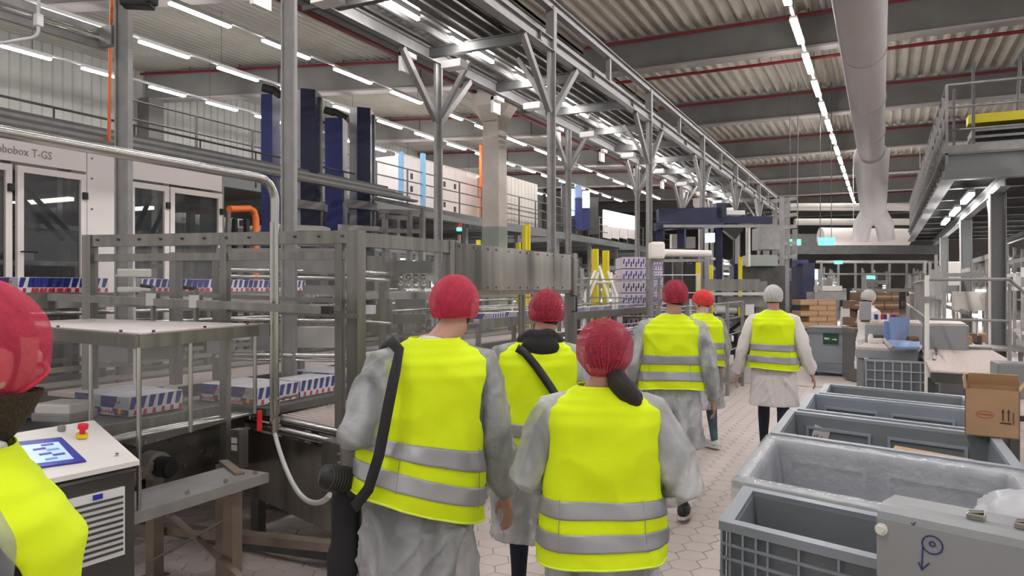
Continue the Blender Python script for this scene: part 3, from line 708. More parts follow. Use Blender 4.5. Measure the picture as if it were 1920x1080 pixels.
    if faces:
        for sd in (-1, 1):
            q = MB(); q.sphere(hc + hy @ V(sd * .029, .083, .004), .0125, 10, 8); e = out('eye', q, 'eye')
            q = MB(); q.sphere(hc + hy @ V(sd * .029, .0925, .004), .0055, 8, 6); out('iris', q, 'hair', par=e)
        q = MB(); q.add([hc + hy @ V(n.x * .024, .093 + n.y * .006, -.062 + n.z * .008) for n in sph(12, 8)], sph_faces(12, 8), True); out('lips', q, mat('lips', (.5, .16, .15), .5))
    if hood:
        q = MB(); q.tube([V(cx(1.5) + .095 * math.cos(a), cy(1.5) + .075 * math.sin(a) - .03, 1.475 - .03 * math.sin(a) + .008 * math.sin(5 * a)) for a in [2 * math.pi * i / 28 for i in range(28)]], [.034 + .006 * math.sin(3 * a * .22) for a in range(28)], 10, closed=True)
        q.add([V(cx(1.5) + n.x * .105, cy(1.5) - .115 + n.y * .04, 1.445 + n.z * .06 - abs(n.x) * .0) for n in sph(18, 12)], sph_faces(18, 12), True); out('black_hood', remesh(q, .01, 4), 'blackm', 'black hood of the sweatshirt lying over the collar')
    return root, T, (cx, cy, A, hc)

def at(px, d):
    p = P(px, 540, d); return (p.x, p.y)
p1, T1, I1 = person('tall man in red hair net and vest with a black camera at his hip', at(786, 2.95), 58, 1.785, lean=(.085, .04), head_off=(.105, .05, -.012), head_yaw=-38,
    arms={-1: (V(-.25, -.03, 1.15), V(-.2, .2, 1.12)), 1: (V(.30, -.07, 1.10), V(.375, -.02, .845))}, coat='coat_grey', hem=.845, coat_hem=.36, net='net_red', net_sc=(1.30, 1.24, 1.16),
    trousers='trousers_grey', seed=1.3, arm_w=(.5, .98), tilt=.30, width=1.06, gather=(-.04, -.09, -.075), vox=.009)
p2, T2, I2 = person('man in red hair net and yellow vest with a black hood and diagonal bag strap', at(1006, 3.95), 24, 1.715, lean=(.02, .02), head_off=(.03, .02, 0), head_yaw=12,
    arms={-1: (V(-.28, -.03, 1.13), V(-.18, .20, 1.05)), 1: (V(.29, -.05, 1.13), V(.2, .2, 1.05))}, coat='coat_thin', hem=.80, coat_hem=.42, net='net_deep', net_sc=(1.26, 1.22, 1.12),
    trousers='trousers_navy', seed=2.1, hood=True, gather=(-.03, -.10, -.08), vox=.0105, stride=(.12, -.12))
p3, T3, I3 = person('woman in puffy crimson hair net with dark ponytail, wearing a yellow vest', at(1127, 2.75), 21, 1.60, lean=(0, .02), head_off=(.015, .01, -.005),
    arms={-1: (V(-.30, -.05, 1.13), V(-.20, .19, 1.06)), 1: (V(.325, -.06, 1.10), V(.22, .19, 1.02))}, coat='coat_thin', hem=.81, coat_hem=.40, net='net_deep', net_sc=(1.50, 1.40, 1.24), net_drop=-.72,
    trousers='trousers_grey', seed=3.4, ponytail=True, width=1.06, collar=False, vox=.009, gather=(0, -.10, -.2))
p4, T4, I4 = person('man in deep red hair net and white see-through gown walking ahead beside the woman', at(1258, 5.7), 8, 1.785, lean=(.01, .02), head_off=(.015, .0, 0), head_yaw=14,
    arms={-1: (V(-.275, -.04, 1.12), V(-.30, .04, .87)), 1: (V(.275, -.05, 1.12), V(.30, .05, .86))}, coat='coat_thin', hem=.94, coat_hem=.50, net='net_deep', net_sc=(1.24, 1.2, 1.12),
    trousers='trousers_dark', seed=4.2, stride=(.22, -.16), gather=(.03, -.10, -.08))
p5, T5, I5 = person('woman in bright scarlet hair net looking left, partly hidden by the man in front', at(1317, 8.0), 48, 1.70, head_yaw=28, arms={},
    coat='coat_thin', hem=.92, coat_hem=.45, net='net_bright', net_sc=(1.18, 1.2, 1.14), trousers='trousers_teal', skin='skin_pale', seed=5.5, vox=.011, stride=(.05, -.08), faces=True, shoes='white')
p6, T6, I6 = person('man in white hair net and long white cotton coat walking away down the aisle', at(1450, 7.6), 5, 1.755, lean=(0, .01),
    arms={-1: (V(-.29, -.03, 1.10), V(-.35, .03, .84)), 1: (V(.29, -.04, 1.10), V(.36, .0, .87))}, coat='coat_white', hem=.90, coat_hem=.53, net='net_white', net_sc=(1.22, 1.2, 1.12),
    trousers='trousers_navy', seed=6.1, stride=(.15, -.22), vox=.011)
p7, T7, I7 = person('bearded man in pink red hair net and vest at the left edge by the console', at(-106, 1.10), -26, 1.745, head_off=(.0, .03, -.005), head_yaw=34, head_pitch=-4,
    arms={}, coat='coat_grey', hem=.82, coat_hem=.45, net='net_red', net_sc=(1.2, 1.22, 1.1), net_drop=-.62, trousers='trousers_dark', seed=7.7, gather=(.0, -.10, -.08), beard=True, vox=.0085, faces=True)
p8, T8, I8 = person('worker in white hair net and white coat facing right behind the packing desk', at(1629, 11.3), -62, 1.70, head_pitch=-8,
    arms={-1: (V(-.25, .03, 1.14), V(-.16, .25, 1.06)), 1: (V(.25, .03, 1.14), V(.18, .27, 1.05))}, coat='coat_white', vest=False, net='net_white', trousers='trousers_navy', skin='skin_pale', seed=8.1, vox=.012, faces=True)
# camera, straps and bags carried
def strapline(T, pts, w, name, label, cat, m='black', th=.004):
    """flat strap following body points (local)"""
    pts = [T(Vector(p)) for p in pts]; b = MB(); n = len(pts)
    dn = []
    for i in range(n):
        t = (pts[min(i + 1, n - 1)] - pts[max(i - 1, 0)]).normalized(); c_ = T(V(0, 0, 1.2)); r = pts[i] - c_; r.z *= .2; r = (r - t * r.dot(t)).normalized(); dn.append((t.cross(r).normalized(), r))
    vs = []
    for p, (x, r) in zip(pts, dn): vs += [p - x * w / 2, p + x * w / 2, p + x * w / 2 + r * th, p - x * w / 2 + r * th]
    fs = [(i * 4 + k, i * 4 + (k + 1) % 4, i * 4 + 4 + (k + 1) % 4, i * 4 + 4 + k) for i in range(n - 1) for k in range(4)]
    b.add(vs, fs, True); return obj(name, b, m, label=label, cat=cat) if cat else (b, m)
cm = thing('camera_with_strap', 'black camera with ribbed long lens hanging from a shoulder strap', 'camera', P(640, 900, 2.85))
b, m_ = strapline(T1, [(-.11, .10, 1.46), (-.115, -.0, 1.485), (-.12, -.09, 1.455), (-.165, -.155, 1.38), (-.20, -.185, 1.28), (-.235, -.18, 1.1), (-.262, -.15, .98), (-.29, -.08, .90)], .042, 'x', None, None)
obj('strap', b, 'blackm', cm)
b = MB(); lp = [P(604, 893, 2.80), P(612, 895, 2.80), P(632, 897, 2.84), P(650, 898, 2.87), P(668, 899, 2.9)]; b.tube(lp, [.036, .046, .046, .044, .04], 20); ln_ = obj('lens', b, 'black', cm)
for f in range(8):
    q = lp[1].lerp(lp[3], f / 7); b = MB(); ax = (lp[3] - lp[1]).normalized(); b.tube([q - ax * .003, q + ax * .003], .049, 20); obj('grip_ring', b, 'dark', ln_)
b = MB(); b.cbox(P(676, 900, 2.93), .09, .12, .11, .5, .015); b.cbox(P(676, 878, 2.93), .05, .06, .03, .5, .008); obj('camera_body', b, 'black', cm)
bg = thing('shoulder_bag', 'soft black bag hanging below the camera against the coat', 'bag', P(655, 1010, 2.95))
b = MB(); b.cbox(P(650, 990, 2.98), .11, .22, .36, .6, .04); b.cbox(P(640, 1060, 3.0), .10, .2, .2, .6, .03); obj('pouch', remesh(b, .012, 6), 'blackm', bg)
b = MB(); b.tube([P(628, 940, 2.95), P(622, 1000, 2.93), P(630, 1080, 2.95)], .006, 6); obj('piping', b, 'dark', bg)
strapline(T2, [(-.10, -.12, 1.44), (-.06, -.150, 1.42), (0, -.172, 1.35), (.07, -.180, 1.25), (.14, -.185, 1.14), (.20, -.16, 1.04), (.24, -.08, .98)], .042, 'bag_strap', 'black diagonal strap across the back of the hooded man', 'strap')
# ================================================================ LEFT: GUARDED CONVEYOR MACHINE
def L3(a, b, f): return Vector(a).lerp(Vector(b), f)
def bolts(mb, a, b, n, nrm, r=.007):
    for i in range(n): mb.disc(L3(a, b, (i + .5) / n), nrm, r, .012, 6)
GA, GB, GC, GD = V(-4.84, 3.28, 0), V(-2.95, 3.75, 0), V(-2.90, 4.78, 0), V(-2.90, 7.22, 0)
Z = lambda p, z: V(p.x, p.y, z)
NX = V(1, 0, 0); NF = (GB - GA).normalized().cross(V(0, 0, 1))
gf = thing('guard_enclosure', 'tall stainless steel guard enclosure with clear panels around the case conveyor', 'machine guard', Z(GB, 0))
for nm, p, w in (('post', GA, .07), ('post', GB, .085), ('post', GB + V(-.11, -.02, 0), .05), ('post', GC, .07), ('post', GC + V(0, .09, 0), .05), ('post', GD, .10), ('post', L3(GA, GB, .53), .05)):
    b = MB(); b.vpost(p.x, p.y, 0, 2.08, w, w, .2 if p.x < -3 else 0); b.b2(p.x - .06, p.y - .06, 0, p.x + .06, p.y + .06, .012); obj(nm, b, 'steel', gf)
for (a, c_, z0, z1, w) in ((GA, GB, 2.0, 2.08, .05), (GA, GB, 1.90, 1.95, .03), (GB, GC, 1.98, 2.07, .06), (GC, GD, 1.665, 1.71, .05), (GC, GD, .84, .92, .06), (GB, GC, .84, .90, .05), (GC, GD, .12, .2, .06), (GB, GC, .12, .2, .06)):
    b = MB(); b.bar(Z(a, (z0 + z1) / 2), Z(c_, (z0 + z1) / 2), w, z1 - z0); obj('rail', b, 'steel', gf)
for i in range(4):
    a = L3(GC + V(0, .03, 0), GD, i / 4) + V(.035, 0, 0); c_ = L3(GC + V(0, .03, 0), GD, (i + 1) / 4) + V(.035, 0, 0)
    b = MB(); b.quad(Z(a, 1.70), Z(c_, 1.70) - V(0, .004, 0), Z(c_, 2.06) - V(0, .004, 0), Z(a, 2.06), .004); pn = obj('sheet_panel', b, 'sheet', gf)
    for zz in (1.725, 2.035):
        for q in (.12, .5, .88): b = MB(); b.disc(Z(L3(a, c_, q), zz) + V(.006, 0, 0), NX, .009, .01, 8); obj('bolt', b, 'steel_shiny', pn)
for (a, c_, z0, z1) in ((GA, L3(GA, GB, .53), .95, 1.98), (L3(GA, GB, .53), GB, .95, 1.98), (GB, GC, .92, 1.97), (GC, GC.lerp(GD, .5), .94, 1.66), (GC.lerp(GD, .5), GD, .94, 1.66)):
    a2 = L3(a, c_, .04); c2 = L3(a, c_, .96); b = MB(); b.quad(Z(a2, z0), Z(c2, z0), Z(c2, z1), Z(a2, z1), .006); obj('clear_panel', b, 'glass', gf)
for (a, c_) in ((GC, GC.lerp(GD, .5)), (GC.lerp(GD, .5), GD)):
    for q in (.03, .97): b = MB(); p = L3(a, c_, q); b.vpost(p.x + .02, p.y, .92, 1.66, .02, .03); obj('door_stile', b, 'steel', gf)
b = MB(); b.tube([Z(GD, 1.64) + V(.05, -.1, 0), Z(GD, 1.64) + V(.1, -.1, 0), Z(GD, 1.48) + V(.1, -.1, 0), Z(GD, 1.48) + V(.05, -.1, 0)], .011, 8); obj('handle', b, 'black', gf)
for q in range(12):
    b = MB(); b.disc(Z(L3(GA, GB, (q + .5) / 12), 2.045) - NF * -.03, NF, .009, .012, 6); obj('bolt', b, 'dark', gf)
for (a, c_) in ((GC, GD), (GB, GC)):
    b = MB(); b.quad(Z(a, .2) , Z(c_, .2), Z(c_, .84), Z(a, .84), .01); obj('kick_panel', b, 'steel_dark', gf)
# canopy in front of the enclosure
K0, K1, K2, K3 = V(-3.02, 2.28, 0), V(-3.23, 3.20, 0), V(-4.70, 2.60, 0), V(-4.72, 3.22, 0)
cn = thing('infeed_canopy', 'low steel framed canopy with pinkish steel top and clear sides over the cases', 'machine guard', K0)
b = MB(); b.quad(Z(K0, 1.515), Z(K1, 1.515), Z(K3, 1.515), Z(K2, 1.515), .008); obj('top_sheet', b, mat('satin_top_sheet', (.60, .54, .52), .5, .6, nscale=2, namp=.1), cn)
for a, c_ in ((K0, K1), (K0, K2), (K2, K3), (K1, K3)):
    b = MB(); b.bar(Z(a, 1.475), Z(c_, 1.475), .03, .06); obj('frame_rail', b, 'steel', cn)
    if (a, c_) in ((K0, K1), (K0, K2)):
        b = MB(); b.quad(Z(a, 1.0), Z(c_, 1.0), Z(c_, 1.45), Z(a, 1.45), .005); obj('clear_side', b, 'glass', cn)
for p, z0 in ((K0, .70), (L3(K0, K1, .38), 1.0), (L3(K0, K2, .28), 1.0), (K2, .6), (L3(K0, K1, .98), 1.0)):
    b = MB(); b.tube([Z(p, z0), Z(p, 1.45)], .011, 8); obj('pole', b, 'steel_shiny', cn)
for q in (.1, .5, .9):
    for a, c_ in ((K0, K1), (K0, K2)): b = MB(); b.disc(Z(L3(a, c_, q), 1.52), V(0, 0, 1), .008, .01, 6); obj('screw', b, 'dark', cn)
rail = thing('guide_bar', 'square steel guide bar with clamps lying over the canopy', 'rail', P(388, 600, 4.3))
a, c_ = P(95, 557, 4.85), P(606, 581, 4.12); b = MB(); b.bar(a, c_, .045, .045); obj('bar', b, 'steel', rail); b = MB(); b.bar(c_, P(621, 582, 4.1), .044, .044); obj('end_cap', b, 'black', rail)
for px in (307, 388):
    f = (px - 95) / 511; p = a.lerp(c_, f); b = MB(); b.vpost(p.x, p.y, 1.52, p.z + .09, .022); obj('upright', b, 'steel', rail)
    b = MB(); b.box(p + V(0, 0, .015), .06, .06, .075, .5); obj('clamp', b, 'steel_shiny', rail); b = MB(); b.tube([p + V(0, 0, .05), p + V(0, -.0, .09), p + V(-.05, -.05, .10)], .011, 6); obj('clamp_lever', b, 'black', rail)
for k, (dy, dz) in enumerate(((.25, .0), (.45, -.05), (.62, .03))):
    b = MB(); o_ = V(-.1, dy, dz); b.bar(a + o_, c_ + o_ + V(.0, .0, 0), .02, .03); obj('rear_guide', b, 'steel', rail)
# air pipe with valve and hose
pp = thing('service_pipe', 'shiny steel service pipe running overhead and turning down to a red valve', 'pipe', V(-3.2, 3.31, .8))
pts = [V(-3.2, .2, 2.36), V(-3.2, 3.17, 2.35)] + [V(-3.2, 3.19 + .12 * math.sin(t), 2.23 + .12 * math.cos(t)) for t in (.3, .6, .9, 1.2, 1.5)] + [V(-3.2, 3.31, .98)]
b = MB(); b.tube(pts, .026, 14); obj('pipe', b, 'steel_shiny', pp)
b = MB(); b.tube([V(-3.17, 3.25, 2.1), V(-3.17, 3.25, .95)], .008, 8); obj('small_line', b, 'steel_shiny', pp)
b = MB(); b.tube([V(-3.2, 3.31, 1.0), V(-3.2, 3.31, .86)], .02, 10); b.disc((-3.2, 3.31, .94), (0, 0, 1), .03, .03, 8); obj('valve', b, 'steel_shiny', pp)
b = MB(); b.cbox((-3.24, 3.23, .95), .02, .03, .12, 0, .008); obj('valve_handle', b, 'redknob', pp)
b = MB(); b.tube([V(-3.2, 3.31, 1.06), V(-3.05, 3.32, 1.10)], .008, 8); b.tube([V(-3.24, 3.3, 1.05), V(-3.2, 3.33, 1.05)], .01, 6); obj('bracket_rod', b, 'steel_shiny', pp)
b = MB(); h0, h1 = V(-3.2, 3.31, .87), P(618, 928, 3.35); hp = []
for i in range(17): f = i / 16; q = h0.lerp(h1, f); q.z -= .17 * math.sin(math.pi * f) ** .8; hp.append(q)
b.tube(hp, .013, 10); obj('hose', b, 'hose', pp)
# case packs
def case(name_label, loc, group, rot=0):
    """shrink-wrapped tray of cans: long side faces +x, end faces -y"""
    t = thing('can_case', name_label, 'drink case', loc, group); x, y, z = loc; W, Ln, Hh = .27, .40, .125
    b = MB(); b.cbox((x - W / 2, y + Ln / 2, z + Hh / 2), W, Ln, Hh, 0, .006); obj('carton', b, 'casewhite', t)
    e = y - .001; s_ = x + .001
    q = lambda u, v: V(x - W + u * W, e, z + v * Hh)
    b = MB(); b.add([q(.01, .40), q(.48, .40), q(.62, .97), q(.01, .97)], [(0, 1, 2, 3)]); b.add([q(.5, .04), q(.99, .04), q(.99, .34), q(.42, .38)], [(0, 1, 2, 3)]); obj('end_print_blue', b, 'caseblue', t)
    b = MB(); b.add([q(.50, .42), q(.99, .40), q(.99, .97), q(.64, .97)], [(0, 1, 2, 3)]); obj('end_print_silver', b, 'casesilver', t)
    b = MB(); b.disc(q(.68, .24) - V(0, .001, 0), V(0, 1, 0), .018, .002, 12); obj('sun_emblem', b, 'caseyellow', t)
    for s in (-1, 1):   # two charging bulls, in outline
        b = MB(); c0 = q(.68 + s * .10, .22); b.add([c0 + V(-s * .018, -.002, .004), c0 + V(-s * .006, -.002, .012), c0 + V(s * .016, -.002, .010), c0 + V(s * .022, -.002, -.010), c0 + V(s * .010, -.002, -.004), c0 + V(-s * .006, -.002, -.012)], [(0, 1, 2, 3, 4, 5)]); obj('bull_emblem', b, 'casered', t)
    text('wordmark', 'Red Bull', .034, q(.03, .10), V(1, 0, 0), V(0, 0, 1), 'casered', t); text('wordmark', 'Red Bull', .028, q(.36, .62), V(1, 0, 0), V(0, 0, 1), 'casered', t)
    b = MB(); b2 = MB(); r = lambda u, v: V(s_, y + u * Ln, z + v * Hh)
    for k in range(6):
        u = (k + .06) / 6; w = .88 / 6
        b.add([r(u, .36), r(u + w * .25, .97), r(u + w, .97), r(u + w * .55, .36)], [(0, 1, 2, 3)]); b2.add([r(u + w * .45, .05), r(u + w * .95, .05), r(u + w * .95, .30), r(u + w * .6, .30)], [(0, 1, 2, 3)])
    obj('can_side_print', b, 'caseblue', t, kind='stuff'); obj('can_lower_print', b2, 'casered', t, kind='stuff')
    return t
ZC = .915
c0 = case('printed blue and silver drink case nearest the touch console', (-4.2, 3.10, ZC), 'drink cases on the near belt')
for (x, y, l) in ((-4.49, 3.12, 'drink case directly behind the case nearest the touch console'), (-3.81, 3.78, 'drink case at the front of the middle pair on the belt'), (-4.10, 3.80, 'drink case at the back of the middle pair on the belt'),
                  (-3.83, 4.22, 'drink case following close behind the middle pair'), (-3.86, 4.70, 'drink case beside the enclosure corner post'), (-4.15, 4.72, 'drink case behind the one beside the enclosure corner post'),
                  (-3.9, 5.5, 'drink case further along the belt behind the tall man'), (-3.9, 6.1, 'drink case second along the belt behind the tall man')): dup(c0, (x, y, ZC), l)
# belt conveyor
bc = thing('case_conveyor', 'long stainless case conveyor with dark belt and blue guide strip', 'conveyor', V(-4.2, 2, 0))
b = MB(); b.b2(-4.68, 1.9, .86, -4.02, 3.75, .91); b.b2(-4.45, 3.75, .86, -3.70, 12, .91); obj('belt', b, 'dark', bc)
b = MB(); b.b2(-4.02, 1.9, .80, -3.99, 3.72, .93); obj('side_rail', b, 'steel', bc)
b = MB(); b.b2(-4.72, 1.9, .92, -4.70, 3.75, 1.0); obj('guide_strip', b, 'beltblue', bc)
b = MB(); b.b2(-5.5, 3.4, .93, -4.5, 14, .96); obj('wide_belt', b, 'belt', bc)
b = MB(); b.bar((-4.48, 3.7, .99), (-4.48, 13, .99), .02, .06); obj('guide_rail', b, 'steel_dark', bc)
for x, zz in ((-5.52, 1.0), (-5.6, 1.1), (-6.1, .98), (-6.1, 1.12)):
    b = MB(); b.bar((x, 2.6, zz), (x, 13, zz), .03, .04); obj('guide_rail', b, 'steel_shiny', bc)
b = MB(); b.b2(-6.6, 2.4, .85, -5.7, 13, .93); obj('return_belt', b, 'dark', bc)
for y in (2.2, 3.6, 5.0, 6.4, 7.8, 9.2, 10.6):
    for x in (-4.6, -5.6, -6.5): b = MB(); b.vpost(x, y, 0, .86, .06); obj('leg', b, 'steel_dark', bc)
# side plate and drive
dv = thing('belt_drive', 'dented steel side plate with round black drive motor under the belt', 'drive unit', V(-3.95, 2.9, .45))
b = MB(); b.b2(-3.98, 2.3, .50, -3.95, 3.80, .845); obj('side_plate', b, 'steel_dark', dv)
for yy, zz in ((2.95, .80), (3.02, .80), (3.1, .80), (3.2, .78), (3.35, .72), (3.0, .74), (3.1, .71), (3.45, .66), (3.3, .6), (3.5, .62)): b = MB(); b.disc((-3.945, yy, zz), NX, .012, .012, 8); obj('bolt', b, 'steel_shiny', dv)
b = MB(); b.disc((-3.88, 3.03, .665), NX, .085, .10, 22); obj('motor_flange', b, 'galv', dv); b = MB(); b.disc((-3.80, 3.03, .665), NX, .062, .10, 20); b.disc((-3.74, 3.03, .665), NX, .05, .02, 20); obj('motor', b, 'black', dv)
for k in range(3): b = MB(); b.tube([(-3.93 + .05 * k, 2.3, .87), (-3.93 + .05 * k, 3.75, .87)], .012, 8); obj('chain_track', b, 'steel_shiny', dv)
b = MB(); b.vpost(-3.6, 3.42, .60, .84, .075); obj('stub_post', b, 'steel', dv); b = MB(); b.b2(-3.57, 3.375, .74, -3.565, 3.41, .82); b.b2(-3.57, 3.375, .69, -3.565, 3.41, .73); 
b = MB(); b.box((-3.6, 3.378, .775), .045, .004, .035); obj('paper_label', b, 'white', dv); b = MB(); b.box((-3.6, 3.378, .73), .045, .004, .035); obj('paper_label', b, 'white', dv)
# cross roller table
rt = thing('roller_transfer', 'stainless roller transfer table with closed steel cabinet beneath', 'conveyor', V(-3.3, 3.7, 0))
r0, r1 = V(-3.98, 3.86, .83), V(-2.98, 3.60, .83); dr = (r1 - r0).normalized(); nb = V(-dr.y, dr.x, 0)
for k in range(2): b = MB(); q = nb * (.0 + .05 * k) + V(0, 0, -.055 + .05 * k); b.tube([r0 + q, r1 + q], .027, 12); obj('front_roller', b, 'steel_shiny', rt)
for k in range(2, 30): b = MB(); q = nb * (.05 * k) + V(0, 0, 0); b.tube([r0 + q + V(.1, 0, 0), r1 + q], .021, 8); obj('roller', b, 'belt', rt)
b = MB(); b.quad(r0 + V(0, -.02, -.09), r1 + V(0, -.02, -.09), Z(r1, .24) + V(0, -.02, 0), Z(r0, .30) + V(0, -.02, 0), .02); obj('cabinet_face', b, 'sheet', rt)
b = MB(); q = L3(r0, r1, .5); b.quad(r0 + V(0, -.03, -.27), r1 + V(0, -.03, -.27), r1 + V(0, -.03, -.30), r0 + V(0, -.03, -.30), .004); obj('cable_slot', b, 'black', rt)
b = MB(); b.cbox(r1 + V(.06, -.05, -.21), .20, .12, .38, -.26, .012); obj('junction_box', b, 'steel', rt)
for zz in (-.08, -.13, -.18): b = MB(); b.disc(r1 + V(.13, -.14, zz), V(0, 1, 0), .009, .012, 8); obj('bolt', b, 'steel_shiny', rt)
for f in (.05, .95): b = MB(); q = L3(r0, r1, f) + nb * .05; b.vpost(q.x, q.y, 0, .3, .07); obj('leg', b, 'steel_dark', rt)
# bolted shelf on legs with cross braces
sf = thing('machine_stand', 'bolted steel shelf rail on square legs with crossed flat braces', 'machine stand', V(-3.1, 2.6, 0))
b = MB(); b.b2(-3.32, 2.2, .70, -3.0, 3.06, .712); b.b2(-3.012, 2.2, .66, -3.0, 3.06, .70); obj('shelf_plate', b, 'galv', sf)
for yy in (2.3, 2.56, 2.80, 3.0): b = MB(); b.disc((-3.04, yy, .72), V(0, 0, 1), .012, .02, 6); obj('bolt', b, 'steel_shiny', sf)
g0, g1 = P(290, 940, 4.45), P(436, 900, 4.1)
for g in (g0, g1): b = MB(); b.vpost(g.x, g.y, .0, .70, .07); b.b2(g.x - .06, g.y - .06, 0, g.x + .06, g.y + .06, .01); obj('leg', b, mat('tarnished_steel', (.26, .21, .17), .5, .6, nscale=5, namp=.2), sf)
tm = 'tarnished_steel'
b = MB(); b.bar(P(296, 945, 4.4), P(452, 1082, 3.95), .04, .012); obj('cross_brace', b, MATS[tm], sf); b = MB(); b.bar(P(440, 965, 4.1), P(278, 1055, 4.35), .04, .012); obj('cross_brace', b, MATS[tm], sf)
b = MB(); b.bar(P(250, 985, 4.6), P(690, 1030, 4.2), .08, .05); obj('lower_rail', b, MATS[tm], sf); b = MB(); b.bar(P(330, 1000, 5.2), P(700, 1050, 4.4), .06, .06); obj('lower_rail', b, 'dark', sf)
b = MB(); b.b2(-3.45, 3.1, .0, -3.38, 3.17, .7); b.bar((-3.42, 3.13, .70), (-3.1, 2.95, .70), .05, .05); b.bar((g0.x, g0.y, .68), (-3.3, 2.3, .69), .04, .04); b.bar((g1.x, g1.y, .68), (-3.2, 2.95, .69), .04, .04); obj('strut', b, MATS[tm], sf)
dk = thing('drip_tray', 'dark undermachine tray lying on the floor below the conveyor', 'tray', V(-4, 4.2, 0))
b = MB(); b.b2(-5.2, 4.72, .005, -3.3, 5.9, .10); obj('pan', b, 'dark', dk); b = MB(); b.b2(-5.2, 4.72, .10, -3.3, 4.76, .16); b.b2(-3.34, 4.72, .1, -3.3, 5.9, .16); obj('rim', b, 'steel_dark', dk)
# touch console
cs = thing('control_console', 'dark steel control console with white sloping top and blue touch screen', 'console', V(-3.05, 1.95, 0))
FL, FR, BL, BR = V(-2.85, 1.62, 1.0), V(-2.81, 2.10, 1.0), V(-3.30, 1.66, 1.10), V(-3.29, 2.24, 1.10)
def pan(u, v, h=.004):  # u along the front edge, v towards the back
    p = FL.lerp(FR, u).lerp(BL.lerp(BR, u), v); n = (FR - FL).cross(BL - FL).normalized(); return p + n * h
b = MB(); b.prism([V(p.x, p.y, .05) for p in (FL, FR, BR, BL)], V(0, 0, .915)); obj('cabinet', b, mat('dark_brushed_cabinet', (.10, .095, .09), .4, .6, nscale=3, namp=.1), cs)
b = MB(); lo = [FL, FR, BR, BL]; cen = sum(lo, V(0, 0, 0)) / 4; vs = [p + (p - cen).normalized() * .02 for p in lo]
vs2 = [V(p.x, p.y, p.z - .02) for p in vs]; b.add(vs + vs2, [(0, 1, 2, 3), (7, 6, 5, 4), (0, 4, 5, 1), (1, 5, 6, 2), (2, 6, 7, 3), (3, 7, 4, 0)]); obj('sloping_top', b, 'white', cs)
b = MB(); b.quad(pan(.06, .24, .008), pan(.64, .14, .008), pan(.66, .72, .008), pan(.12, .84, .008), .006); sb = obj('screen_bezel', b, 'screenb', cs)
b = MB(); b.quad(pan(.12, .30, .010), pan(.57, .22, .010), pan(.60, .62, .010), pan(.17, .72, .010), .003); so = obj('screen', b, 'screen', sb)
for k in range(6): b = MB(); u = .46 if k % 2 else .38; v = .28 + .06 * k; b.quad(pan(u, v, .0115), pan(u + .09, v - .01, .0115), pan(u + .095, v + .03, .0115), pan(u + .005, v + .04, .0115), .001); obj('screen_tile', b, 'paleblue' if k in (0, 3) else 'screenb', sb)
n_ = (FR - FL).cross(BL - FL).normalized()
b = MB(); b.disc(pan(.80, .66, .012), n_, .024, .016, 18); kn_ = obj('emergency_stop', b, 'yellow', cs); b = MB(); b.disc(pan(.80, .66, .035), n_, .012, .03, 12); b.disc(pan(.80, .66, .052), n_, .021, .018, 18); obj('red_knob', b, 'redknob', kn_)
b = MB(); b.disc(pan(.72, .90, .012), n_, .016, .02, 16); obj('push_button', b, 'galv', cs); b = MB(); b.disc(pan(.90, .14, .008), n_, .007, .008, 10); obj('key_lock', b, 'steel_shiny', cs)
fx = lambda u, z, o=.004: V(-2.85 + .04 * u + .006 + o, 1.62 + .48 * u, z)
b = MB(); b.quad(fx(.42, .62), fx(.90, .62), fx(.90, .90), fx(.42, .90), .012); vo_ = obj('vent_grille', b, 'lampbody', cs)
for k in range(10): b = MB(); zz = .64 + .024 * k; b.quad(fx(.44, zz, .008), fx(.88, zz, .008), fx(.88, zz + .010, .008), fx(.44, zz + .010, .008), .002); obj('vent_slot', b, 'dark', vo_)
b = MB(); b.quad(fx(.62, .875, .01), fx(.70, .875, .01), fx(.70, .895, .01), fx(.62, .895, .01), .003); obj('badge', b, 'screenb', vo_)
b = MB(); b.disc(fx(.18, .62, .012), NX, .02, .02, 14); obj('door_lock', b, 'steel_shiny', cs)
b = MB(); b.quad(fx(0, .05), fx(1, .05), fx(1, .06), fx(0, .06), .01); b.quad(fx(0, .955, .006), fx(1, .955, .006), fx(1, .965, .006), fx(0, .965, .006), .006); obj('drip_edge', b, 'steel_shiny', cs)
# small white cover beside the belt
wb = thing('junction_cover', 'white plastic junction cover beside the belt and the red-capped man', 'junction box', PZ(120, 770, 1.0))
b = MB(); b.cbox(P(122, 764, 4.2), .22, .2, .07, .3, .015); obj('lid', b, 'white', wb); b = MB(); b.cbox(P(122, 778, 4.2), .24, .22, .05, .3, .01); b.vpost(P(122, 778, 4.2).x, P(122, 778, 4.2).y, 0, .98, .05); obj('base', b, 'galv', wb)
# ================================================================ CREAM PACKING MACHINE
cmn = thing('packing_machine', 'cream cabinet packing machine with glazed doors behind the guard enclosure', 'packing machine', V(-7.4, 5, 0))
XM = -7.0; yAt = lambda px: dX(px, XM) * (CS + (px - 960) / FPX * SN)
def face(y0, y1, z0, z1, m, nm, x=XM, th=.03, par=None): b = MB(); b.b2(x - th, y0, z0, x, y1, z1); return obj(nm, b, m, par or cmn)
ys = [yAt(p) for p in (-60, 22, 32, 150, 163, 218, 246, 262, 316, 331, 404, 416)]
for y0, y1 in ((2.4, ys[4] - .006), (ys[6] - .1, ys[11])): face(y0, y1, 2.86, 3.16, 'cream', 'header_panel')
face(ys[4] + .004, ys[6] - .11, .2, 3.16, 'cream', 'column_panel')
for z in (1.9, 2.2, 2.5, 2.8, 3.0):
    for y in (ys[4] + .05, ys[5]): b = MB(); b.disc((XM + .004, y, z), NX, .009, .006, 8); obj('screw', b, 'dark', cmn)
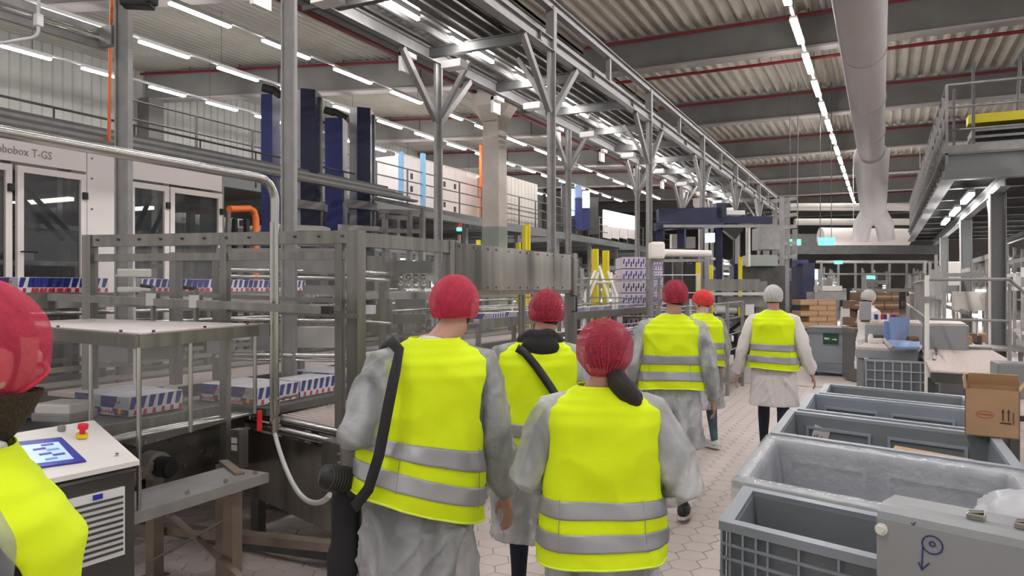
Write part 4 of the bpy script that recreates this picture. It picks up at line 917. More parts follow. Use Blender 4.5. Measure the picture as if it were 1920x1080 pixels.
for (a, c2) in ((ys[0] - .3, ys[1]), (ys[2], ys[4] - .01), (ys[6] - .02, ys[8]), (ys[8] + .02, ys[11])):
    d_ = thing('x', None, None); bpy.data.objects.remove(d_)
    fr = MB(); w = .055
    for (y0, y1, z0, z1) in ((a, a + w, .3, 2.83), (c2 - w, c2, .3, 2.83), (a + w, c2 - w, 2.77, 2.83), (a + w, c2 - w, .3, .4)): fr.b2(XM - .03, y0, z0, XM + .01, y1, z1)
    do = obj('door', fr, 'cream', cmn)
    b = MB(); b.b2(XM - .02, a + w, .4, XM - .012, c2 - w, 2.77); obj('pane', b, 'glassdark', do)
    b = MB(); b.cbox((XM + .02, c2 - .02, 2.62), .03, .05, .07, 0, .008); obj('hinge', b, 'black', do); b = MB(); b.tube([(XM + .01, a + .03, 2.05), (XM + .04, a + .03, 2.05), (XM + .04, a + .16, 2.05)], .008, 6); obj('latch', b, 'black', do)
b = MB(); b.b2(-9.2, 2.2, 3.1, -7.05, ys[11], 3.16); obj('roof_panel', b, 'cream', cmn)
b = MB(); b.b2(-7.25, ys[11] - .1, .2, -7.05, ys[11] + .08, 3.1); obj('end_post', b, 'galv', cmn)
b = MB(); b.b2(-9.2, 2.2, .2, -9.1, ys[11], 3.1); obj('rear_panel', b, 'galv_dark', cmn)
for k in range(6): b = MB(); y = 3.2 + k * .62; b.vpost(-7.9, y, .2, 3.1, .09); obj('inner_post', b, 'galv', cmn)
for k, (y0, z0, y1, z1) in enumerate(((4.1, 2.75, 4.7, 2.2), (4.25, 2.75, 4.85, 2.2), (5.3, 1.9, 5.7, 2.75), (5.45, 1.8, 5.9, 2.7), (3.1, 2.0, 3.6, 2.6))):
    b = MB(); b.bar((-7.35, y0, z0), (-7.35, y1, z1), .035, .035); obj('gas_strut', b, 'black', cmn)
for k in range(4):
    b = MB(); z = 1.2 + k * .38; b.bar((-7.7, 2.6, z), (-7.7, ys[11], z + .02), .06, .05); obj('inner_rail', b, 'steel_shiny', cmn)
for k in range(5): b = MB(); b.b2(-8.2, 3.6 + k * .5, 2.35, -8.1, 3.95 + k * .5, 2.6); obj('inner_plate', b, ['galv', 'offwhite', 'dark'][k % 3], cmn)
b = MB(); b.b2(-7.6, 2.8, .4, -7.45, 3.75, 2.2); obj('red_carriage', b, mat('dull_red_carriage', (.25, .05, .04), .5), cmn)
for k in range(3): b = MB(); y = 3.9 + k * .95; b.b2(-8.6, y, 2.62, -7.5, y + .06, 2.66); obj('inner_lamp', b, 'white_emit', cmn)
for k in range(16):
    b = MB(); y = 4.05 + (k % 4) * .16; z = 1.35 + (k // 4) * .2; b.b2(-7.95, y, z, -7.75, y + .12, z + .13); obj('can_pack', b, ['casewhite', 'caseblue', 'dark'][(k * 7) % 3], cmn)
for k, z in enumerate((.9, 1.15)): b = MB(); b.b2(-8.5, 2.5, z, -7.2, ys[11], z + .04); obj('inner_bed', b, 'steel_dark', cmn)
text('lettering', 'Robobox T-GS', .105, V(XM + .003, yAt(97), 2.925), V(0, 1, 0), V(0, 0, 1), 'inkgrey', cmn, .002, .85, True)
b = MB(); b.b2(-9.0, 2.3, 0, -7.1, ys[11] - .1, .2); obj('plinth', b, 'galv_dark', cmn)
# raised can conveyor in front of the cream machine with cases standing on it
rc_ = thing('raised_conveyor', 'raised stainless conveyor carrying drink cases past the cream machine', 'conveyor', V(-6.1, 6, 0))
b = MB(); b.b2(-6.35, 2.8, 1.62, -5.9, 12, 1.68); obj('bed', b, 'steel', rc_)
for x in (-5.88, -6.37): b = MB(); b.b2(x - .012, 2.8, 1.56, x + .012, 12, 1.66); obj('side_rail', b, 'steel_shiny', rc_)
b = MB(); b.tube([(-5.8, 2.8, 1.52), (-5.8, 12, 1.52)], .018, 8); obj('guide_rod', b, 'steel_shiny', rc_); b = MB(); b.tube([(-5.8, 2.8, 1.42), (-5.8, 12, 1.42)], .018, 8); obj('guide_rod', b, 'steel_shiny', rc_)
for k in range(9):
    y = 3.0 + k * 1.1
    for x in (-5.9, -6.35): b = MB(); b.vpost(x, y, 0, 1.62, .05); obj('leg', b, 'steel', rc_)
    b = MB(); b.bar((-5.9, y, 1.3), (-5.9, y + 1.1, 1.3), .04, .06); obj('brace', b, 'steel', rc_)
for i, px in enumerate((38, 62, 92, 122, 270, 296, 330, 356, 432, 462, 500, 530)):
    d = dX(px, -5.95); p = P(px, 540, d); dup(c0, (-5.98, p.y, 1.681), 'drink case standing %s in line on the raised conveyor by the cream machine' % ordn[i], 'drink cases on the raised conveyor')
# machine internals seen through the clear panels
mi = thing('sorting_head', 'stainless sorting head of hoods, rods and plates inside the enclosure', 'machine', V(-5, 5, 0))
b = MB(); b.quad(P(412, 466, 6.4), P(650, 466, 6.0), P(650, 512, 6.0), P(412, 508, 6.4), .04); obj('hood', b, 'galv', mi)
b = MB(); b.quad(P(690, 480, 6.9), P(735, 482, 6.9), P(735, 520, 6.9), P(690, 520, 6.9), .04); obj('hood', b, 'steel', mi)
for y, d, r in ((455, 6.3, .03), (508, 6.1, .02), (520, 6.0, .016), (600, 6.0, .015), (666, 5.9, .02), (675, 5.9, .012)):
    b = MB(); b.tube([P(412, y - 2, d), P(655, y + 2, d), P(730, y + 6, d + .7)], r, 8); obj('rod', b, 'steel_shiny', mi)
for k, (x0, x1, y0, y1, d, m_) in enumerate(((480, 545, 606, 655, 6.2, 'galv'), (545, 640, 612, 650, 6.3, 'offwhite'), (575, 642, 535, 552, 6.2, 'galv'), (598, 622, 556, 570, 6.1, 'navy'), (740, 812, 490, 512, 7.0, 'dark'), (745, 800, 560, 576, 7.2, 'galv_dark'), (185, 255, 640, 676, 5.6, 'grey'), (270, 330, 640, 670, 5.6, 'galv_dark'),
                                             (700, 735, 560, 625, 6.9, 'steel_dark'), (685, 705, 572, 588, 6.6, 'casewhite'), (740, 800, 588, 606, 7.1, 'steel_dark'), (400, 440, 610, 660, 5.9, 'grey'))):
    b = MB(); b.quad(P(x0, y0, d), P(x1, y0, d), P(x1, y1, d), P(x0, y1, d), .12); obj('plate', b, m_, mi)
for k in range(9):
    b = MB(); p = P(584 + k * 8, 545, 6.1); b.tube([p, p + V(0, 0, -.13)], .01, 6); obj('pusher', b, 'steel_shiny', mi)
for k in range(8):
    b = MB(); p = P(752 + (k % 4) * 14, 520 + (k // 4) * 16, 6.95); b.sphere(p, .03, 8, 6); obj('nozzle', b, 'steel_shiny', mi)
b = MB(); b.tube([P(440, 628, 5.9) , P(438, 655, 5.9), P(425, 664, 5.9), P(405, 668, 5.9)], .012, 8); obj('cable', b, 'white', mi); b = MB(); b.cbox(P(450, 628, 5.9), .14, .1, .08, .4, .02); obj('sensor_box', b, 'white', mi)
for px, d in ((410, 6.2), (560, 6.3), (720, 6.8), (170, 5.9), (330, 5.9), (835, 8.2)): b = MB(); p = P(px, 540, d); b.vpost(p.x, p.y, 0, 2.0 if px != 560 else 1.7, .07); obj('post', b, 'steel', mi)
b = MB(); q = P(252, 512, 5.4); b.cbox(q, .05, .22, .06, -.8, .01); b.cbox(q + V(0, 0, -.12), .05, .22, .04, -.8, .01); b.tube([q, q + V(-.2, 0, -.02)], .008, 6); b.tube([q, V(q.x, q.y, .9)], .01, 6); obj('flood_sensor', b, 'white', mi)
# ================================================================ BLUE LIFT MASTS
def mast(label, x0, x1, yt, d, bl, loc):
    t = thing('lift_mast', label, 'lift', loc); w = x1 - x0; q = lambda f, y, dd=0: P(x0 + w * f, y, d + dd); yb = 470
    sl = w * .10
    for (f0, f1, m_, dy, nm) in ((.46, .62, 'rail_white', 0, 'perforated_rail'), (.62, .69, 'offwhite', 2, 'rail_edge'), (.69, .97, 'navy', 6, 'cable_trough'), (.97, 1.0, 'galv', 14, 'rail_edge')):
        b = MB(); b.quad(q(f0, yt + dy), q(f1, yt + dy + sl * (f1 - f0)), q(f1, yb), q(f0, yb), .35 if nm == 'cable_trough' else .08); pr = obj(nm, b, m_, t)
        if nm == 'perforated_rail':
            b = MB()
            for k in range(34): c_ = q((f0 + f1) / 2 + (.015 if k % 2 else -.015), yt + 8 + k * 8, -.006); b.box(c_, .03, .012, .03, YAW)
            obj('rail_holes', b, 'dark', pr, kind='stuff')
        if nm == 'cable_trough':
            for g in (.3, .72): b = MB(); ff_ = f0 + (f1 - f0) * g; b.bar(q(ff_, yt + dy + 4, -.02), q(ff_, yb, -.02), .03, .03, V(0, 1, 0)); obj('trough_rib', b, 'navy_light', pr)
    b = MB(); b.quad(q(bl[0], yt + bl[2], .1), q(bl[1], yt + bl[2], .1), q(bl[1], yb, .1), q(bl[0], yb, .1), .4); obj('blue_column', b, 'navy_light', t)
    b = MB(); b.tube([q(bl[0] - .12, yt + bl[2] - 24, .2), q(bl[0] + .1, yt + bl[2] - 18, .2)], .07, 12); b.tube([q(bl[0] + .05, yt + bl[2] - 22, .2), q(bl[1], yt + bl[2] - 8, .2)], .06, 10); obj('top_motor', b, 'black', t)
    b = MB()
    for k in range(16): b.disc(q(bl[0] - .06, 345 + k * 8 if x0 < 560 else 372 + k * 8, .0), V(0, 0, 1), .05, .045, 10)
    obj('coiled_cable', b, mat('brown_red_cable', (.16, .04, .025), .5), t, kind='stuff')
    b = MB(); b.tube([q(bl[0] - .04, yt + bl[2], .25), q(bl[0] - .06, 345, .2)], .02, 6); obj('copper_line', b, mat('pinkish_line', (.45, .25, .22), .5), t)
    bb = P((x0 + x1) / 2, 540, d + .2); b = MB(); b.vpost(bb.x, bb.y, 0, 2.4, .9, .5, YAW); obj('base_frame', b, 'dark', t)
    b = MB(); b.quad(q(.45, 376, -.1), q(1.1, 384, -.1), q(1.1, 398, -.1), q(.45, 392, -.1), .3); obj('carriage', b, 'galv', t)
    b = MB(); b.quad(q(.30, 424, -.15), q(1.15, 428, -.15), q(1.15, 436, -.15), q(.3, 436, -.15), .4); obj('foot_plate', b, 'offwhite', t)
mast('nearer of the two navy blue lift masts with perforated white rail', 508, 605, 170, 11.9, (-.03, .18, 18), P(555, 470, 11.9))
mast('further of the two navy blue lift masts, slightly lower', 617, 704, 203, 13.4, (.03, .40, 27), P(660, 470, 13.4))
og = thing('pipe_loop', 'orange tubular frame standing left of the blue lift masts', 'frame', P(450, 430, 9.0))
b = MB(); b.tube([P(430, 392, 8.6), P(468, 391, 9.0), P(476, 396, 9.1), P(480, 410, 9.1), V(P(480, 410, 9.1).x, P(480, 410, 9.1).y, 0)], .04, 10); obj('tube', b, 'orange', og)
for px in (440, 462): b = MB(); p = P(px, 410, 9.3); b.vpost(p.x, p.y, 0, p.z, .05); obj('post', b, 'black', og)
b = MB(); b.tube([P(428, 395, 9), V(P(428, 395, 9).x, P(428, 395, 9).y, 0)], .03, 8); obj('tube', b, 'galv', og)
# cable rack and conduit at upper left, orange rope
lr = thing('cable_ladder', 'short grey ladder rack fixed to the tall steel column at upper left', 'cable rack', V(-5.9, 3.8, 3.7))
for z in (3.88, 3.76): b = MB(); b.b2(-5.92, 2.88, z - .03, -5.88, 4.15, z + .03); obj('rail', b, 'galv', lr)
for z in (3.84, 3.80): b = MB(); b.tube([(-5.88, 2.9, z), (-5.88, 4.1, z)], .01, 6); obj('rod', b, 'steel_shiny', lr)
b = MB(); b.b2(-5.92, 4.06, 3.74, -5.72, 4.12, 3.90); obj('end_bracket', b, 'galv', lr)
cd = thing('conduit', 'white conduit with small white box bending towards the left frame edge', 'conduit', P(70, 60, 5.5))
b = MB(); b.tube([P(72, -20, 5.5), P(72, 58, 5.5), P(69, 66, 5.5), P(60, 71, 5.5), P(-60, 92, 5.5)], .012, 8); obj('tube', b, 'lampbody', cd); b = MB(); b.cbox(P(72, 38, 5.5), .05, .05, .09, 0, .006); obj('box', b, 'lampbody', cd)
b = MB(); b.tube([P(211, -40, 8), P(207, 90, 8), P(204, 270, 8)], .018, 6); obj('hanging_rope', b, 'orange', label='thin orange hanging rope beside the left steel column', cat='rope')
jb = thing('junction_bracket', 'dark clustered bracket at the very top of the left steel column', 'bracket', P(262, 10, 6)); b = MB(); b.cbox(P(258, 4, 6.0), .24, .14, .09, .6, .02); b.cbox(P(275, -2, 6.0), .14, .12, .1, .2, .02); obj('clamp', b, 'black', jb)
# trays on top of the cream machine
tt = thing('roof_cable_trays', 'stack of grey cable trays and pipes along the top of the cream machine', 'cable trays', V(-7.5, 5, 3.2))
for k in range(5): b = MB(); z = 3.24 + .07 * k; x = -7.35 - .16 * k; b.b2(x - .05, 1.5, z - .015, x + .05, 11, z + .02); obj('tray', b, 'galv' if k % 2 else 'galv_dark', tt)
b = MB(); b.tube([(-8.3, 1.5, 3.75), (-8.3, 10.5, 3.72)], .015, 6); obj('top_rail', b, 'dark', tt)
for k in range(9): b = MB(); y = 2.2 + k * 1.0; b.tube([(-8.3, y, 3.2), (-8.3, y, 3.74)], .013, 6); obj('rail_post', b, 'dark', tt)
# ================================================================ MEZZANINE ALONG THE LEFT WALL
mz = thing('mezzanine', 'grey steel mezzanine deck with open railing along the left wall', 'mezzanine', V(-13, 20, 4.1))
b = MB(); b.b2(-19, 9, 4.0, -12.5, 62, 4.12); obj('deck', b, 'galv_dark', mz); b = MB(); b.b2(-12.52, 9, 3.86, -12.42, 62, 4.14); obj('edge_beam', b, 'grey', mz)
for z in (4.5, 4.85, 5.2): b = MB(); b.tube([(-12.45, 9, z), (-12.45, 62, z)], .02, 6); obj('handrail', b, 'galv_dark', mz)
for k in range(36): b = MB(); b.vpost(-12.45, 9.2 + 1.5 * k, 4.14, 5.2, .04); obj('railing_post', b, 'galv_dark', mz)
for k in range(14):
    for x in (-12.7, -16.5): b = MB(); b.vpost(x, 10 + 4 * k, 0, 3.9, .16); obj('column', b, 'galv', mz)
for k in range(14): b = MB(); b.bar((-12.5, 10 + 4 * k, 3.85), (-18.9, 10 + 4 * k, 3.85), .1, .2); obj('joist', b, 'grey', mz)
cb = thing('cream_cabin', 'long cream panelled cabin standing on the left mezzanine', 'cabin', V(-13.9, 21.8, 4.12))
for k in range(6): b = MB(); y = 19.5 + k * .8; b.b2(-15, y, 4.12, -13.5, y + .79, 5.9); obj('panel', b, 'cream', cb)
for (y, z) in ((21.9, 5.2), (22.6, 5.2), (21.9, 4.5), (22.6, 4.4), (19.9, 5.2), (19.9, 4.8)): b = MB(); b.b2(-13.5, y, z, -13.48, y + .12, z + .18); obj('hatch', b, 'dark', cb)
for i, (px, y0, y1) in enumerate(((752, 285, 320), (793, 288, 375))):
    b = MB(); b.bar(P(px, y0, 22.6), V(*P(px, y1, 22.6).xy, 4.12), .12, .12, V(0, 1, 0)); b.bar(P(px - 4, y0 + 6, 22.6), P(px + 4, y0 + 6, 22.6), .1, .1); obj('blue_stanchion', b, 'skyblue', label=['short', 'tall'][i] + ' sky blue stanchion in front of the cream cabin', cat='post')
rw = thing('ribbed_partition', 'cream ribbed metal partition behind the pale concrete column', 'partition', V(-12, 27, 4.1))
n_p = 14; y0, y1 = 23.9, 28.2
for k in range(n_p): b = MB(); a = y0 + (y1 - y0) * k / n_p; w = (y1 - y0) / n_p; b.b2(-12.9, a, 4.14, -12.8, a + w * .88, 6.0); obj('panel', b, 'wallp2', rw)
orr = thing('orange_rack', 'orange racking upright on the mezzanine left of the concrete column', 'rack', P(908, 400, 27))
for px in (902, 916): b = MB(); b.bar(P(px, 272, 27), P(px, 412, 27), .1, .1, V(0, 1, 0)); obj('upright', b, 'orange', orr)
for k in range(9): b = MB(); y = 285 + k * 15; b.bar(P(902, y, 27), P(916, y + 2, 27), .05, .1); obj('rung', b, 'orange', orr)
bt = thing('blue_lit_machine', 'tall machine glowing blue and white on the mezzanine', 'machine', P(1085, 430, 36))
for k, (x0, x1, y0, y1, m_) in enumerate(((1052, 1066, 345, 425, 'dark'), (1064, 1076, 356, 405, 'blue_emit'), (1078, 1090, 350, 372, 'paleblue'), (1078, 1090, 376, 430, 'navy_light'), (1066, 1078, 408, 432, 'navy'), (1092, 1104, 360, 390, 'white_emit'), (1094, 1102, 366, 386, 'navy'), (1092, 1104, 394, 432, 'navy_light'), (1104, 1120, 372, 440, 'dark'))):
    b = MB(); b.quad(P(x0, y0, 34 + k * .05), P(x1, y0, 34 + k * .05), P(x1, y1, 34 + k * .05), P(x0, y1, 34 + k * .05), .4); obj('module', b, m_, bt)
wn = thing('lit_office', 'brightly lit white office front on the far mezzanine', 'office', P(1160, 450, 40)); 
for k in range(4): b = MB(); x = 1130 + k * 15; b.quad(P(x, 394 + k * 3.2, 38), P(x + 14.5, 397 + k * 3.2, 38), P(x + 14.5, 426 + k * 2, 38), P(x, 424 + k * 2, 38), .3); obj('lit_panel', b, 'white_emit', wn)
for k in range(4): b = MB(); x = 1130 + k * 15; b.quad(P(x, 424 + k * 2, 38), P(x + 14.5, 426 + k * 2, 38), P(x + 14.5, 449, 38), P(x, 446, 38), .3); obj('lower_panel', b, 'cream', wn)
# ================================================================ RIGHT: LARGE GREY BINS
SK = math.radians(19); E1 = V(math.cos(SK), -math.sin(SK), 0); E2 = V(0, 1, 0)
def bin_(label, x, y, w, dep, z1, m, ribs=False, inner=True, liner=False, z0=.12, group='large grey bins beside the aisle'):
    O = V(x, y, 0); t = thing('plastic_bin', label, 'bin', O, group); q = lambda a, b_, z: O + E1 * a + E2 * b_ + V(0, 0, z)
    tp = .035; wt = .03
    def ring(ins, z): return [q(ins, ins, z), q(w - ins, ins, z), q(w - ins, dep - ins, z), q(ins, dep - ins, z)]
    b = MB(); o0, o1 = ring(tp, z0), ring(0.02, z1 - .02); i0, i1 = ring(tp + wt + .03, z0 + .05), ring(.02 + wt, z1 - .02)
    vs = o0 + o1 + i1 + i0; fs = []
    for l in range(3):
        for k in range(4): fs.append((l * 4 + k, l * 4 + (k + 1) % 4, l * 4 + 4 + (k + 1) % 4, l * 4 + 4 + k))
    fs += [(0, 3, 2, 1), (12, 13, 14, 15)]; b.add(vs, fs); obj('tub', b, m, t)
    b = MB(); A, B_, C_, D_ = ring(-.012, z1 - .035), ring(-.012, z1), ring(.045, z1), ring(.045, z1 - .02); vs = A + B_ + C_ + D_; fs = []
    for l in range(3):
        for k in range(4): fs.append((l * 4 + k, l * 4 + (k + 1) % 4, l * 4 + 4 + (k + 1) % 4, l * 4 + 4 + k))
    b.add(vs, fs); obj('rim', b, 'binlight' if not ribs else 'bin2', t)
    if ribs:
        for k, f in enumerate((0, .03, .075, .12, .16, .26, .38, .52, .66, .80, .94, .995)):
            b = MB(); b.bar(q(f * w, -.012, z0 + .02), q(f * w, -.002, z1 - .03), .008, .014, V(0, 1, 0)); obj('rib', b, 'bin2', t)
        for z in (.30, .45, .585, .66, .715): b = MB(); b.bar(q(0, -.012, z), q(w, -.012, z), .014, .008); obj('rib', b, 'bin2', t)
        for k in range(4): b = MB(); b.bar(q(-.008, dep * (k + .2) / 4, z0), q(.0, dep * (k + .2) / 4, z1 - .03), .02, .012, V(0, 1, 0)); obj('rib', b, m, t)
    if inner:
        for (a0, a1) in ((.10, .44), (.52, .88)):
            fr = MB(); y_ = dep - wt - .035; zt, zb = z1 - .11, z0 + .12
            for (u0, u1, za, zc) in ((a0, a1, zt, zt + .018), (a0, a1, zb, zb + .018), (a0, a0 + .015, zb, zt), (a1 - .015, a1, zb, zt)):
                fr.obox(q((u0 + u1) / 2 * w, y_, (za + zc) / 2), E1 * (u1 - u0) * w, E2 * .02, V(0, 0, zc - za))
            obj('moulded_frame', fr, 'binlight' if not ribs else m, t)
            fr = MB(); fr.quad(q(a0 * w + .02, y_ + .006, zb), q(a1 * w - .02, y_ + .006, zb), q(a1 * w - .02, y_ + .006, zt), q(a0 * w + .02, y_ + .006, zt), .003); obj('recessed_panel', fr, 'bin', t)
    for (a, c_) in ((.08, .08), (w - .08, .08), (.08, dep - .08), (w - .08, dep - .08)):
        b = MB(); p = q(a, c_, 0); b.vpost(p.x, p.y, 0, z0, .09); obj('foot', b, 'black', t)
    return t, q
b1, q1 = bin_('nearest grey ribbed plastic bin partly behind the steel plate', -.57, 3.02, 1.2, .56, .80, 'bin', ribs=True, inner=False)
b2_, q2 = bin_('wide grey bin lined with clear plastic film behind the nearest bin', -.63, 3.68, 1.32, 1.16, .80, 'bin2')
b3, q3 = bin_('open grey bin with a paper label inside and a cardboard box on its rim', -.63, 5.0, 1.34, .98, .80, 'bin')
b4, q4 = bin_('second last grey bin, tucked behind the labelled one', -.57, 6.07, 1.28, .96, .80, 'bin2')
b5, q5 = bin_('farthest grey bin at the end of the row', -.49, 7.10, 1.2, .70, .80, 'bin')
b = MB(); lp_ = [q3(.17, .93, .62), q3(.28, .935, .58), q3(.31, .93, .69), q3(.20, .925, .73)]; lp_ = [p - V(0, .02, 0) for p in lp_]; b.quad(*lp_, .002); pl_ = obj('paper_label', b, 'white', b3)
for k in range(5): b = MB(); p = lp_[0].lerp(lp_[1], .15 + .14 * k); u = (lp_[3] - lp_[0]) * (.35 + .1 * (k % 2)); b.quad(p - V(0, .004, 0), p + V(.006, -.004, 0), p + V(.006, -.004, 0) + u, p + u - V(0, .004, 0), .001); obj('print_bar', b, 'inkdark', pl_)
b = MB(); b.quad(q3(.72, .30, .74), q3(1.14, .26, .73), q3(1.16, .40, .735), q3(.74, .44, .745), .012); obj('cardboard_sheet', b, 'card_in', label='flat cardboard strip lying inside the labelled bin', cat='cardboard')
# film liner draped over bin 2
lm = mat('clear_liner_film', (.86, .86, .90), .16, alpha=.34, bump=1, bscale=22, spec=.9, nscale=7, namp=.1)
def liner():
    b = MB(); W, D_, z1 = 1.32, 1.16, .80; per = []
    N = 200; tot = 2 * (W + D_)
    for i in range(N):
        s_ = tot * i / N
        if s_ < W: per.append((s_, 0, 0, -1))
        elif s_ < W + D_: per.append((W, s_ - W, 1, 0))
        elif s_ < 2 * W + D_: per.append((W - (s_ - W - D_), D_, 0, 1))
        else: per.append((0, D_ - (s_ - 2 * W - D_), -1, 0))
    prof = [(.03, -.16), (.022, -.10), (.020, -.05), (.014, -.01), (.004, .010), (-.03, .012), (-.055, 0), (-.065, -.04), (-.075, -.15), (-.09, -.3), (-.10, -.5)]
    vs = []
    for i, (a, c_, nx, ny) in enumerate(per):
        for (o, dz) in prof:
            g = noise.noise(V(i * .16, dz * 3, 3)); g2 = 1 - 2 * abs(noise.noise(V(i * .35, dz * 1.5, 9))); amp = .010 + .03 * min(1, abs(dz) * 4)
            oo = o + amp * .5 * g + amp * .35 * g2 * (1 if o > 0 else -1) + (.008 if o > 0 else -.008)
            vs.append(q2(min(max(a, -.0), W) + nx * oo, c_ + ny * oo, z1 + dz + (.004 + .010 * abs(g)) * (1 if abs(dz) < .02 else 0) + (.05 * g2 if dz < -.12 and o > 0 else 0)))
    n = len(prof); fs = [(i * n + k, ((i + 1) % N) * n + k, ((i + 1) % N) * n + k + 1, i * n + k + 1) for i in range(N) for k in range(n - 1)]
    b.add(vs, fs, True); return obj('bin_liner', b, lm, label='clear crinkled plastic liner folded over the rim of the wide bin', cat='bin liner')
liner()
b = MB(); c_ = q2(1.24, .30, .79); vs = []
for n in sph(40, 26):
    f = 1 + .22 * noise.noise(n * 2.2 + V(4, 4, 4)) + .09 * (1 - 2 * abs(noise.noise(n * 6))); vs.append(c_ + V(n.x * .19, n.y * .24, n.z * .10) * f)
b.add(vs, sph_faces(40, 26), True); obj('film_bundle', b, mat('white_film_bundle', (.78, .78, .82), .3, alpha=.55, bump=1, bscale=14), label='bunched white plastic film spilling at the right end of the liner', cat='plastic film')
# steel plate guard in front with marker drawing
pl = thing('plate_guard', 'grey painted plate guard with rounded top edge, bolt and marker sketch', 'machine guard', V(0, 2.8, 0))
A0 = V(-.018, 2.765, 0); pe = V(.942, -.335, 0).normalized(); pnrm = V(pe.y, -pe.x, 0) * 1; pnrm = V(-.335, -.942, 0).normalized()
pr = [(0, .18), (0, .955), (-.008, .978), (-.03, .995), (-.06, 1.0), (-.17, 1.0), (-.17, .988), (-.065, .985), (-.025, .965), (-.018, .94), (-.018, .18)]
b = MB(); b.prism([A0 + V(0, 0, z) + pnrm * o for o, z in pr], pe * 1.25); obj('plate', b, 'greyplate', pl)
for k in (.04, 1.2): p = A0 + pe * k - pnrm * .05; b = MB(); b.vpost(p.x, p.y, 0, .95, .04); obj('leg', b, 'dark', pl)
F_ = lambda s, z: A0 + pe * s + V(0, 0, z) + pnrm * .002
def hit(px, py):
    """point of the plate's face seen at a pixel of the photograph"""
    u = (px - 960) / FPX; dirv = V(-SN + u * CS, CS + u * SN, -(py - 540) / FPX); o = V(0, 0, EYE); t = (A0 + pnrm * .002 - o).dot(pnrm) / dirv.dot(pnrm); return o + dirv * t
b = MB(); c_ = hit(1653, 992); b.disc(c_, pnrm, .020, .012, 12); b.disc(c_ + pnrm * .01, pnrm, .014, .014, 6); obj('hex_bolt', b, 'white', pl)
cc = hit(1748, 1022); r_ = (hit(1767, 1022) - cc).length
def circ(c, r, rr=.0022): b = MB(); b.tube([c + pe * r * math.cos(a) + V(0, 0, r * math.sin(a) * .95) for a in [2 * math.pi * i / 26 for i in range(26)]], rr, 5, closed=True); return b
obj('marker_circle', circ(cc, r_), 'ink', pl); obj('marker_circle', circ(cc + V(0, 0, .003), r_ * .26), 'ink', pl)
b = MB(); b.tube([hit(1730, 1022), hit(1729, 1045), hit(1728, 1068)], .0022, 5); b.tube([hit(1722, 1054), hit(1728, 1069), hit(1742, 1056)], .0022, 5); obj('marker_arrow', b, 'ink', pl)
b = MB(); b.tube([hit(1709, 980), hit(1713, 985), hit(1716, 979)], .002, 5); obj('marker_tick', b, 'ink', pl)
for px in (1820, 1912): b = MB(); c_ = hit(px, 968 + (px - 1820) * .19) - pnrm * .06; c_.z = 1.008; b.cbox(c_, .05, .03, .02, -.34, .004); b.tube([c_ + V(-.02, 0, .012), c_ + V(.02, 0, .016)], .006, 6); obj('latch', b, 'steel_shiny', pl)
# cardboard box on the rim
bx_ = thing('cardboard_box', 'open brown cardboard box with printed arrows perched on the bin rims', 'cardboard box', V(.62, 5.5, .81))
BO = PZ(1809, 815, .805); be = (PZ(1894, 823, .805) - BO); be.z = 0; bw = .285; be.normalize(); bn = V(-be.y, be.x, 0); bd = .26; bh = .29
Q = lambda a, c2, z: BO + be * a + bn * c2 + V(0, 0, z)
for (nm, pts) in (('front_wall', (Q(0, 0, 0), Q(bw, 0, 0), Q(bw, 0, bh), Q(0, 0, bh))), ('right_wall', (Q(bw, 0, 0), Q(bw, bd, 0), Q(bw, bd, bh), Q(bw, 0, bh))), ('back_wall', (Q(bw, bd, 0), Q(0, bd, 0), Q(0, bd, bh), Q(bw, bd, bh))), ('left_wall', (Q(0, bd, 0), Q(0, 0, 0), Q(0, 0, bh), Q(0, bd, bh))), ('bottom', (Q(0, 0, 0), Q(0, bd, 0), Q(bw, bd, 0), Q(bw, 0, 0)))):
    b = MB(); b.quad(*pts, .006); obj(nm, b, 'card', bx_)
for (nm, pts) in (('flap', (Q(0, bd, bh), Q(bw, bd, bh), Q(bw - .01, bd - .03, bh + .075), Q(.01, bd - .03, bh + .075))), ('flap', (Q(bw, 0, bh), Q(bw, bd, bh), Q(bw + .04, bd - .02, bh + .05), Q(bw + .04, .02, bh + .05))), ('flap', (Q(0, 0, bh), Q(0, bd, bh), Q(-.01, bd, bh + .07), Q(-.01, .02, bh + .07)))):
    b = MB(); b.quad(*pts, .005); obj(nm, b, 'card_in', bx_)
pq = lambda a, z: Q(a * bw, -.002, z * bh)
b = MB(); b.tube([pq(.37 + .16 * math.cos(a), .47 + .075 * math.sin(a)) for a in [2 * math.pi * i / 24 for i in range(24)]], .0012, 4, closed=True); obj('printed_oval', b, 'inkred', bx_)
b = MB(); b.add([pq(.24, .47), pq(.50, .455), pq(.50, .475), pq(.24, .49)], [(0, 1, 2, 3)]); obj('printed_bar', b, 'inkred', bx_)
b = MB(); b.add([pq(.87, .30), pq(.90, .30), pq(.90, .55), pq(.87, .55)], [(0, 1, 2, 3)]); obj('printed_bar', b, 'card_dark', bx_)
b = MB()
for a in (.70, .80): b.add([pq(a - .012, .36), pq(a + .012, .36), pq(a + .012, .54), pq(a + .03, .54), pq(a, .62), pq(a - .03, .54), pq(a - .012, .54)], [(0, 1, 2, 3, 4, 5, 6)])
b.add([pq(.65, .30), pq(.85, .30), pq(.85, .33), pq(.65, .33)], [(0, 1, 2, 3)]); obj('printed_arrows', b, 'inkdark', bx_)
